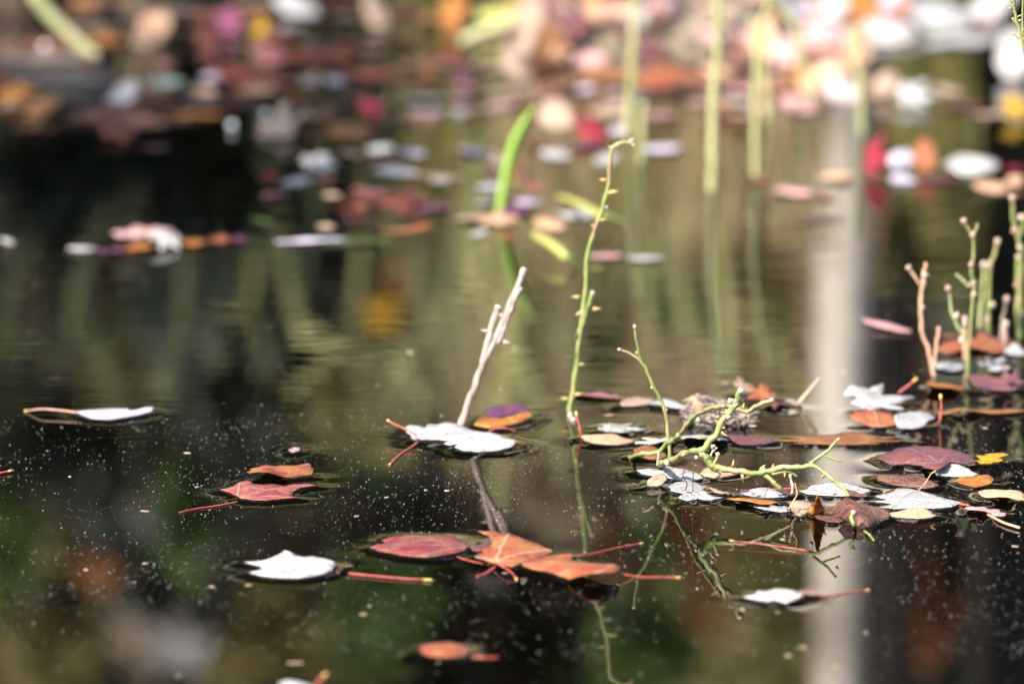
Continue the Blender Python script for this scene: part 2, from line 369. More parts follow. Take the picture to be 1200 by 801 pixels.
def hero(name, label, m, rim, base, tip, ctrl=(), stalks=(), bumpy=.0011, grid=14, dz=0.0, wet=True, zs=.4):
    ZS[0] = zs
    P = [g3(t, dz) for t in rim]; c = sum(P, Vector()) / len(P)
    root = thing(name, (c.x, c.y, 0), label, 'leaf', LG)
    leaf_blade('blade', P, [g3(t, dz) for t in ctrl], g3(base), g3(tip), LM[m], root, bumpy, grid=grid, wet=wet)
    ZS[0] = 1.0 if zs == .4 else zs
    for s in stalks:
        pts = [g3(t, dz) for t in s['p']]
        for q_, t_ in zip(pts, s['p']):
            if (len(t_) < 3 or abs(t_[2]) <= 1.5) and dz == 0: q_.z = .0005
        stalk(root, pts, s.get('r', .0008), s.get('m'), s.get('tip', True))
    return root
def outline(shape):
    if shape == 'maple':
        angs = [(0, 1.0, 17), (46, .86, 15), (-46, .86, 15), (98, .55, 16), (-98, .55, 16)]
        out = []
        for i in range(72):
            a = -180 + 5 * i; r = .20 if abs(a) > 150 else .42
            for (c, L, w) in angs:
                d = abs(a - c); r = max(r, L * max(0, 1 - d / (w * 2.0)) ** .8)
            r *= 1 + .10 * random.uniform(-1, 1)
            out.append((r * math.cos(R(a)), r * math.sin(R(a))))
        return out
    if shape in ('oval', 'lance'):
        A = .30 if shape == 'oval' else .12; sk = random.uniform(-.25, .25); ph = random.uniform(0, 6)
        out = []
        for t in np.linspace(0, 2 * math.pi, 40, endpoint=False):
            x = .5 - .5 * math.cos(t); y = math.sin(t)
            y = math.copysign(abs(y) ** .85, y) * A * (1 - .55 * max(0, x - .55) ** 1.0) * (1 + .10 * math.sin(3 * t + ph) + .07 * random.uniform(-1, 1)) + sk * A * math.sin(math.pi * x)
            out.append((x + (.06 if abs(t - math.pi) < .1 else 0), y))
        return out
    if shape == 'oak': return [(.5 - .5 * math.cos(t), .24 * math.sin(t) * (1 + .32 * math.sin(t * 9 + 1))) for t in np.linspace(0, 2 * math.pi, 48, endpoint=False)]
def leaf(px, py, w, h, shape, m, label, up=0.0, rot=None, stem=False, wet=None, dz=0.0):
    """one leaf whose box in the photograph is w x h pixels round (px, py); up lifts one side off the water (mm)"""
    if py < 345 and not up: k_ = 9 if py > 160 else 12; h = max(5, h - k_); w = max(10, w - k_ * .5)
    c = G(px, py); Wm = mm(w, c.y); sa = H / math.hypot(c.y, H); Hm = mm(h, c.y)
    dep = min(Hm / sa, Wm * 1.25); rest = max(0, Hm - dep * sa)
    c = G(px, py + h / 2); c.y += dep / 2
    rot = random.uniform(0, 360) if rot is None else rot
    o2 = outline(shape); ca, sn = math.cos(R(rot)), math.sin(R(rot))
    q = np.array([(x * ca - y * sn, x * sn + y * ca) for x, y in o2]); lo, hi = q.min(0), q.max(0)
    nrm = lambda p: ((p - lo) / (hi - lo) - .5) * np.array([Wm, dep])
    q2 = [nrm(p) for p in q]; lean = random.uniform(-.6, .6); P = []; zz = random.random() * 50
    for p in q2:
        k = max(0, p[1] / dep + .5 + lean * p[0] / Wm)
        z = ZW + dz + (rest + up * .001) * k ** 1.5 + (.0075 if py > 380 else .0045) * max(0, noise.noise(Vector((p[0] * 38, p[1] * 38, zz))) - .08)
        P.append(Vector((c.x + p[0], c.y + p[1], z)))
    b0, t0 = nrm(np.array((0., 0.))), nrm(np.array((ca, sn)))
    base = Vector((c.x + b0[0], c.y + b0[1], ZW)); tip = Vector((c.x + t0[0], c.y + t0[1], ZW))
    nm = {'maple': 'maple_leaf', 'oval': 'oval_leaf', 'lance': 'narrow_leaf', 'oak': 'lobed_leaf'}[shape]
    near = py > 380
    if py < 110:
        for p in P: p.z += max(0, gz(p.x, p.y) + .012)
    if wet is None: wet = py > 440
    if not (near or stem):
        o = leaf_blade(nm, P, [], base, tip, LM[m], None, .0016, grid=9, wet=False)
        me = o.data; me.transform(Matrix.Translation(-Vector((c.x, c.y, 0)))); o.location = (c.x, c.y, 0)
        return tag(o, label, 'leaf', LG)
    root = thing(nm, (c.x, c.y, 0), label, 'leaf', LG)
    leaf_blade('blade', P, [], base, tip, LM[m], root, .0012, grid=12, wet=wet)
    if stem:
        d = -(tip - base).normalized() * Wm * random.uniform(.4, .6)
        stalk(root, [base + Vector((0, 0, .001)), base + d * .5 + Vector((0, 0, .002)), base + d], .0007)
    return root

# ------------------------------------------------------------------ the sharp leaves, edge by edge
hero('maple_leaf', 'chalk-white upturned leaf with raised spike floating alone on black water', 'white',
     [(286,658),(300,657.5),(316,656.8),(327,655),(331,650,6),(334,644.5,14),(339,646,13),(346,650,9),(356,653,6),(366,651.5,5),(380,654,4),(391,657,2),(394.5,662,1),(390,668,0),(376,673,0),(350,677,0),(325,676.5,0),(305,674,0),(292,670.5,0),(301,668.5),(308,666),(303,662),(294,660)],
     (391,664), (292,664), [(320,668,4),(345,665,5),(370,662,5),(335,656,5),(350,671,2.5)], [dict(p=[(391,664,1),(395,668,.5),(398,669)], tip=False, r=.0006)], zs=0.55)
hero('maple_leaf', 'crimson maple leaf with long straight stalk, beneath a small coral leaf', 'red',
     [(258,573.5),(272,570),(280,565),(291,562),(297,567),(310,568),(320,566.5),(333,569),(345,567),(362,566),(371,568.5),(352,571),(345,575),(341,580),(349,583),(330,584),(312,586),(295,585.5),(281,583),(272,578)],
     (278,583.5), (345,570), [(300,575,2.5),(320,577,1.5)], [dict(p=[(278,583.5,1),(255,588,1),(230,593.5,0),(210,598,0)], tip=False, r=.0007)])
hero('leaf_fragment', 'small coral leaf arched over a dark hollow, behind the crimson maple leaf', 'coral',
     [(289,553,3),(296,548.5,2),(311,544.5,2),(326,546.5,1),(345,545.5,2),(362,542.5,4),(367,549,3),(365,556,1),(350,557.5,1),(336,559.5,1),(326,557,4),(314,553,9),(303,552.5,9),(294,554,6)],
     (366,550), (291,552), [(312,550,9),(340,551,3.5)], zs=0.75)
hero('oval_leaf', 'oval crimson leaf with orange patch touching the orange maple leaf', 'red',
     [(433,641),(443,637.5),(452,636),(448,632.5),(460,628.5),(475,627),(492,626.5),(512,627.5),(530,628.5),(540,633),(550,640),(545,645),(530,648.5),(514,651),(495,652.5),(476,651),(458,647.5),(443,645)],
     (550,641), (434,641), [(490,638,3),(515,640,2.5),(465,639,2)], [dict(p=[(536,647,1.5),(552,652,1.5),(568,656.5,1),(582,660,1)], tip=False, r=.0006)])
hero('maple_leaf', 'bright orange maple leaf with pointed lobe raised, beside the oval crimson leaf', 'coral',
     [(559,621.5,11),(568,622.5,10),(578,621.5,9),(592,626,8),(598,624.5,8),(607,628,7),(620,633,6),(633,637,5),(648,645,3),(640,651,2),(626,655,1),(612,659,1),(600,664,0),(580,660,0),(568,656,0),(556,652,0),(566,647,1),(565,643,2),(574,641,4),(577,635,6),(574,628,9)],
     (582,659), (600,626), [(595,640,7),(610,645,5),(585,650,3)], [dict(p=[(580,658,3),(590,664,3),(599,670,2),(605,674.5,1)], r=.0008),
      dict(p=[(580,663,-1),(574,668,-1.5),(567,672,-1.5),(559,674.5,-1.5)], r=.0012, tip=False)], zs=0.6)
hero('maple_leaf', 'rust-red leaf curled into an awning over a dark hollow', 'coral',
     [(611,661,1),(622,656,2),(636,653,2),(652,650,2),(666,648,2),(674,650,3),(668,656,3),(690,659,5),(706,660.5,7),(719,660,8),(727,664,7),(722,670,10),(706,670.5,12),(688,672,10),(676,675,6),(667,678.5,2),(652,673,1),(640,669,0),(626,667,0)],
     (727,666), (612,662), [(650,661,4),(680,664,7),(705,666,10)], [dict(p=[(655,652,2),(690,645.5,1),(720,638.5,1),(752,632.5,1)], r=.0006),
      dict(p=[(725,671.5,2),(750,672,1),(775,672,1),(795,672.5,1)], r=.0006)], zs=0.6)
hero('leaf_fragment', 'torn mauve scrap of leaf between the oval crimson and orange maple leaves', 'mauve',
     [(550,640),(562,638),(570,634),(577,636),(574,642),(562,646),(553,644)], (576,638), (551,641))
hero('maple_leaf', 'white upturned maple leaf beside the forked grey stick, with two red stalks', 'white',
     [(475,501,3),(480,497.5,4),(492,499,4),(497,501.5,4),(503,496.5,5),(512,497.5,5),(522,494.5,5),(535,496,5),(543,499,5),(550,503,5),(566,506,4),(582,508,4),(606,516.5,2),(601,523,1),(585,527.5,0),(560,529,0),(540,527,0),(533,523.5,1),(538,519.5,2),(526,521,0),(520,519.5,0),(527,516.5,1),(512,514.5,1),(497,514.5,1),(485,514.5,1),(479,508,2)],
     (483,509), (600,517), [(510,505,7),(545,512,7),(575,517,6)], [dict(p=[(489,510,4),(476,503,6),(463,497,7),(455,492.5,8)], r=.0010), dict(p=[(491,513,1),(480,521,1),(469,530,0),(457,541.5,0)], r=.0010)])
hero('oval_leaf', 'orange leaf curled lengthwise behind the white leaf at the stick', 'orange',
     [(556,498,1),(560,491,2),(568,487,3),(574,489,3),(588,490,4),(606,485.5,5),(620,480,5),(624.5,486,3),(613,493.5,1),(592,499,0),(572,501,0)],
     (557,498), (623,482), [(590,494,4),(605,490,4)], [dict(p=[(568,506,1),(578,502.5,2),(592,501.5,2),(605,502,1)], r=.0011, tip=False)])
hero('oval_leaf', 'dark purple leaf lying against the curled orange leaf', 'purple',
     [(568,479,5),(580,474.5,6),(598,474.5,6),(614,475,5),(622,478,4),(616,484,1),(600,488,0),(584,490,0),(573,488.5,1)], (622,479), (569,482))
hero('maple_leaf', 'ragged white leaf alone beyond the big green cane reflection, with red-based stalk', 'white',
     [(871,699),(884,696.5),(888,691.5,2),(898,692.5,3),(908,689.5,4),(922,690,4),(932,692,3),(943,695,2),(938,700,1),(921,706,0),(908,702.5,0),(899,704.5,0),(886,702,0)],
     (942,695), (873,699), [(910,697,4)], [dict(p=[(940,694,2),(955,693,2),(966,694.5,1),(990,692,0),(1017,688.5,0)], r=.0007)])
hero('maple_leaf', 'bright white upturned maple leaf with thin pink stalk arching up', 'white',
     [(1024,587),(1040,585.5),(1026,581.5),(1043,577),(1053,571.5,2),(1064,572,3),(1078,574.5,3),(1096,580,2),(1112,585,1),(1128,589),(1114,594),(1094,595.5),(1070,594.5),(1048,596),(1030,594),(1046,590.5)],
     (1074,576), (1050,592), [(1065,583,4),(1090,587,3)], [dict(p=[(1074,576,3),(1081,570,8),(1086,563,12),(1091,555,15),(1095,552.5,16)], r=.0006, m=m_tanstalk)])
hero('maple_leaf', 'large plum-red leaf arched over a small white leaf', 'mauve',
     [(1029,537),(1041,531),(1050,525.5,3),(1070,523,5),(1095,523,6),(1120,527,6),(1137,533,4),(1146,541,2),(1128,544,2),(1113,541,6),(1106,546.5,9),(1096,551,6),(1080,545.5,2),(1062,543,0),(1045,545,0)],
     (1100,548), (1060,527), [(1075,534,6),(1105,534,8)], zs=0.6)
hero('maple_leaf', 'small white leaf tucked under the large plum-red leaf', 'white',
     [(1093,552,1),(1103,549,1),(1111,544,4),(1122,544,5),(1132,548,4),(1146,556,1),(1131,558.5,0),(1110,557.5,0),(1098,556,0)], (1094,552), (1144,555))
hero('maple_leaf', 'broad white leaf beneath the drooping tip of the green cane', 'white',
     [(936,575),(946,573),(950,568,2),(962,566.5,3),(972,563.5,4),(990,566,4),(1006,570,3),(1021,574.5,1),(1006,580),(985,581),(960,580),(945,578.5)], (938,575), (1018,574), [(975,572,5)])
hero('maple_leaf', 'dark wet brown leaf folded like a shell under the cane tip', 'brown',
     [(965,600,1),(975,594,3),(986,590,7),(991,582,14),(999,585,13),(1008,590,10),(1021,593,6),(1035,596,3),(1044,603,1),(1031,611,0),(1012,618,0),(996,613,0),(986,606,2)], (990,584), (1030,612), [(1005,600,9),(1020,603,6)], zs=0.8)
hero('oval_leaf', 'thin brown leaf half sunk next to the shell-folded brown leaf', 'brown',
     [(953,601),(965,595,1),(980,592,2),(992,596,2),(994,606,0),(984,612,0),(968,611,0),(957,607,0)], (955,602), (992,600))
hero('leaf_fragment', 'glowing orange leaf tip standing upright between brown leaves', 'orange',
     [(944,602,0),(950,594,6),(956,585,15),(959,579.5,18),(962,588,12),(967,598,3),(962,603,0),(952,605,0)], (952,604), (958,580), [(956,594,8)], zs=0.9)
hero('leaf_fragment', 'tan curled leaf piece in front of a thin twig, beside the upright orange tip', 'tan',
     [(926,590,4),(934,586.5,7),(946,588,6),(953,591,4),(948,599,1),(938,605,0),(930,601,1),(924,596,2)], (928,592), (948,596), zs=0.8)
hero('narrow_leaf', 'sunken brown leaf just under the surface with its long red stalk', 'tan',
     [(948,645),(960,640),(985,642),(1006,645),(1022,648),(1030,651),(1014,661),(1000,669),(985,664),(966,655),(955,650)], (948,645), (1028,652), dz=-.006, wet=False,
     stalks=[dict(p=[(948,645,5),(925,641.5,6),(900,638,6.5),(857,633,7)], r=.0006)])
hero('leaf_fragment', 'jagged white leaf corner with two upright red stalks under the green canes', 'white',
     [(795,583,1),(806,576,4),(815,577,4),(825,574,3),(830,579,2),(838,582,1),(848,583,0),(831,586,0),(818,584,0),(806,586.5,0)], (800,582), (846,583),
     stalks=[dict(p=[(803,574,2),(805,566,12),(800,557,22),(803,549,30)], r=.0006, tip=False), dict(p=[(812,575,2),(812,563,14),(813,551,30),(815,545,36)], r=.0006, m=m_tanstalk)])
hero('maple_leaf', 'large white upturned leaf in the cane cluster nearest the open water', 'white',
     [(746,551),(762,549),(775,551,1),(780,545,5),(790,548,6),(803,550,4),(818,554,2),(824,560,1),(812,563,0),(790,561,0),(768,558,0),(752,555,0)], (805,556), (748,552), [(785,554,5)])
hero('leaf_fragment', 'silvery torn leaf lying before the large white leaf under the canes', 'grey',
     [(783,570,1),(792,565,3),(806,563,4),(818,566,2),(827,571,1),(818,577,0),(800,578,0),(786,575,0)], (786,570), (824,571))
hero('narrow_leaf', 'flat pale leaf far out on dark water, dark blue bite near its tip', 'lilac',
     [(88,482.5,2),(104,480.5,3),(128,479,3),(148,478.5,3),(152,481,2),(160,480.5,2),(172,477,4),(179.5,476.5,5),(177,482,2),(163,485.5,1),(150,488,0),(128,491,0),(106,489.5,0)], (90,483), (178,478),
     stalks=[dict(p=[(90,483,2),(70,480.5,2),(48,479,2),(30,477.5,1)], r=.0009, m=m_tanstalk)])
hero('leaf_fragment', 'small coral leaf bearing a pale seed tuft, near the bottom of the scene', 'coral',
     [(491,758),(500,755,2),(512,753,4),(530,753,4),(545,756,3),(551,762,1),(543,768,0),(522,770,0),(503,768,0),(494,764,0)], (551,762), (492,760), [(522,760,6)],
     [dict(p=[(551,766,0),(566,767.5,0),(584,767,0)], r=.0008, tip=False)])
hero('leaf_fragment', 'white leaf with thick red stalk cut by the bottom edge of the view', 'white',
     [(326,800),(336,796.5,3),(346,797,3),(358,801,1),(372,806,0),(370,814,0),(345,816,0),(330,808,0)], (368,806), (328,802), [],
     [dict(p=[(366,806,1),(373,799,5),(378,793,8),(381,790,9)], r=.0013)])
hero('leaf_fragment', 'tiny pink leaf flake behind the small coral leaf', 'pink',
     [(338,527.5),(344,525),(352,524.5),(351,528),(343,530)], (338,528), (352,525))

# ------------------------------------------------------------------ the other floating leaves: px, py, w, h, shape, colour, label
for row in [
 # around the cane cluster
 (729,505,58,13,'maple','white','white leaf behind the foot of the tall green stem'),
 (712,518,62,11,'oval','peach','cream leaf overlapping the white leaf at the tall stem foot'),
 (708,467,56,6,'lance','mauve','thin brownish pink leaf beyond the tall stem foot'),
 (747,474,40,9,'oval','tan','dull olive-tan leaf half sunk behind the forked green shoot'),
 (785,478,54,7,'lance','grey','flat grey-white sliver of leaf behind the forked green shoot'),
 (770,521,52,11,'maple','white','white leaf crossed by the base of the forked green shoot'),
 (826,519,56,12,'oval','white','white leaf seen between the two raised canes'),
 (876,518,62,12,'oval','mauve','mauve leaf beyond the raised canes'),
 (830,486,44,16,'oval','peach','peach leaf in front of the grey debris clump',6),
 (872,459,24,10,'maple','tan','tan leaf lying on top of the debris clump',4),
 (893,466,34,14,'maple','coral','coral leaf curled against the debris clump',3),
 (905,478,44,10,'maple','brown','brown leaf trailing from the debris clump'),
 (770,569,24,8,'oval','tan','small tan leaf floating just off the silvery torn leaf'),
 (842,558,44,9,'lance','peach','slim peach leaf in the shadow of the cane node'),
 (762,536,40,10,'oval','amber','amber leaf under the green cane end'),
 (895,582,58,8,'oval','white','narrow white leaf behind the spotted orange leaf'),
 (884,591,60,9,'oval','orange','spotted orange leaf lying flat before the cane'),
 (906,599,44,10,'maple','white','small white leaf in front of the spotted orange leaf'),
 (845,580,26,4,'lance','tan','tan sliver of leaf by the hanging dry scrap'),
 (926,581,22,6,'oval','brown','brown scrap of leaf behind the tan curled piece'),
 # toward the far corner of the sharp water
 (1033,471,88,27,'maple','white','big white leaf with coral stalk sticking up behind it',3,20),
 (1026,495,58,15,'oval','coral','coral-red leaf resting against the big white leaf',3),
 (1074,499,50,12,'oval','grey','pale grey leaf with a red stalk standing at its end',3),
 (985,518,152,11,'oak','amber','long amber leaf stretched across the white trunk reflection',0,90),
 (1163,540,40,12,'oak','yellow','orange-yellow leaf at the tip of the large plum-red leaf'),
 (1066,567,70,16,'oval','brown','brown veined oval leaf behind the bright white maple leaf'),
 (1143,567,46,13,'oval','orange','mottled orange-red leaf beside the brown veined oval leaf'),
 (1068,606,60,9,'oval','peach','peach leaf trailing from the dark shell-folded leaf'),
 (1157,602,48,12,'oak','pink','pinkish leaf with thin stalk at the edge of black water'),
 (1176,583,54,14,'oval','peach','peach oval leaf cut by the edge of the view'),
 (1000,582,40,6,'lance','brown','thin dark leaf edge between two white leaves'),
 (1110,457,46,10,'lance','orange','straight orange leaf below the pink twig'),
 (1168,451,62,18,'oval','mauve','tan and mauve leaf with a yellow patch among the green stubs'),
 (1176,448,24,8,'maple','yellow','yellow leaf piece lying on the tan and mauve leaf'),
 (1167,432,40,14,'maple','white','white leaf in front of the broad coral-red leaf',3),
 (1190,414,28,10,'oval','white','white leaf half out of view beside the coral-red leaf'),
 (1112,432,42,10,'oval','grey','greyish leaf at the foot of the pink twig'),
 (1155,406,96,20,'maple','coral','broad coral-red leaf at the feet of the green stubs',3),
 (1118,410,36,12,'oval','coral','narrow coral leaf between the twig and the green stubs',2),
 (1040,387,58,9,'lance','pink','dark pink leaf curled on the edge of the trunk reflection',4),
 (1150,485,110,6,'lance','amber','sunken amber strip behind the red-stalked grey leaf'),
 (1192,448,30,22,'maple','mauve','dusky mauve leaf lying at the edge of the view',2),
 # middle distance, clear water
 (757,305,50,12,'oval','white','single white leaf beside the tall green stem on open water'),
 (710,302,48,12,'oval','pink','dull pink leaf behind the tall green stem'),
 (676,252,54,22,'maple','white','white leaf behind the yellow-green blade'),
 (645,266,44,20,'oval','peach','peach-orange leaf below the white leaf by the blade'),
 (620,238,42,18,'maple','lilac','lilac-white leaf over a dark purple one'),
 (604,249,40,18,'oval','purple','dark purple leaf under the lilac-white leaf'),
 (628,222,30,20,'maple','red','red-orange leaf behind the lilac-white leaf'),
 (604,207,26,26,'maple','amber','amber leaf standing beside the foot of the green blade',8),
 (582,258,60,26,'maple','peach','peach leaf at the foot of the green blade'),
 (562,276,24,12,'oval','white','small white leaf below the peach leaf at the blade'),
 (592,279,30,20,'maple','coral','coral leaf beside the small white leaf at the blade'),
 (575,221,42,14,'oval','lilac','pale lilac leaf just behind the green blade'),
 (568,240,30,14,'oval','grey','grey-lilac leaf against the green blade'),
 (476,272,66,13,'lance','coral','long coral leaf lying below the maroon heap'),
 (366,284,92,13,'lance','lilac','long pale leaf with its end bent up, lying alone'),
 (382,268,28,12,'oval','tan','beige leaf behind the long pale leaf'),
 (420,286,90,10,'lance','green','green leaf blade floating between pale and coral leaves'),
 (310,261,36,12,'lance','green','short green blade floating beyond the pink leaf row'),
 (165,275,76,22,'oak','pink','bright pink leaf topping the row of five leaves',0,15),
 (95,294,38,15,'oval','white','white leaf at the outer end of the pink leaf row'),
 (138,297,26,13,'maple','magenta','magenta leaf between the white and pink leaves'),
 (119,297,22,10,'oval','purple','small purple leaf touching the magenta leaf'),
 (192,286,40,20,'maple','white','white leaf in the middle of the pink leaf row',3),
 (162,292,36,16,'oval','orange','orange leaf beneath the bright pink leaf'),
 (226,287,34,17,'oval','orange','plain orange leaf in the row beside the white one'),
 (256,284,34,17,'maple','coral','coral leaf beyond the orange leaf of the row'),
 (280,283,22,12,'oval','purple','purple leaf ending the pink leaf row'),
 (8,286,22,13,'oval','white','white leaf cut by the edge beside dark water'),
 (463,203,58,18,'oval','white','wide white leaf at the top of the maroon heap'),
 (515,215,30,16,'oval','white','small white leaf beside the maroon heap'),
 (436,228,52,13,'oval','mauve','dusky pink-brown leaf edging the maroon heap'),
 (426,246,30,16,'maple','red','red leaf at the near corner of the maroon heap'),
 (472,238,64,22,'maple','maroon','maroon leaf in the middle of the heap',3),
 (486,240,36,14,'oval','amber','brown-orange leaf lying on the maroon leaf'),
 (508,246,48,14,'oval','purple','plum leaf beside the maroon heap'),
 (316,209,24,15,'maple','crimson','small red leaf beside the round white leaf'),
 (345,215,38,18,'oval','white','round white leaf next to the small red leaf'),
 (375,195,52,19,'maple','white','white leaf behind the round white leaf',3),
 (386,211,32,16,'maple','red','pinkish red leaf between the two white leaves and green water'),
 (388,232,26,16,'oval','tan','tan-pink leaf below the pinkish red leaf'),
 (321,231,38,12,'oval','mauve','dusky red leaf below the small red leaf'),
 # strip of red and white leaves before the trunk reflection
 (888,213,36,13,'maple','red','pink-red leaf at the foot of a blurred green stalk'),
 (982,210,46,19,'oval','peach','peach leaf lying on the white trunk reflection'),
 (930,228,52,17,'oval','pink','pinkish leaf beside the trunk reflection, before a peach leaf'),
 (965,233,42,14,'maple','coral','coral leaf just below the peach leaf on the trunk reflection'),
 (955,258,82,9,'lance','purple','thin dark purple leaf lying across the trunk reflection'),
 (1027,194,32,32,'maple','crimson','vivid crimson leaf standing up beside a lilac-white leaf',10),
 (1057,192,32,18,'oval','lilac','lilac-white leaf between crimson and coral leaves',4),
 (1084,186,28,36,'oval','coral','coral leaf propped up at a slant',4),
 (1138,197,68,21,'oval','white','wide cream-white leaf beside the slanted coral leaf',2),
 (1188,200,32,15,'maple','crimson','crimson leaf beside the wide cream-white leaf'),
 (1163,222,46,22,'oval','peach','peach leaf below the wide cream-white leaf'),
 (1191,214,26,22,'oval','peach','smaller peach leaf at the edge, next to the peach one'),
 (1100,212,60,14,'oval','mauve','mauve leaf in front of the slanted coral leaf'),
 (1060,212,36,18,'oval','lilac','lilac shape painting the reflection of the lilac-white leaf'),  # leaf mesh painted in as the lilac-white leaf's reflection
]:
    leaf(row[0], row[1], row[2], row[3], row[4], row[5], row[6], *(row[7:9] if len(row) > 7 else ()))

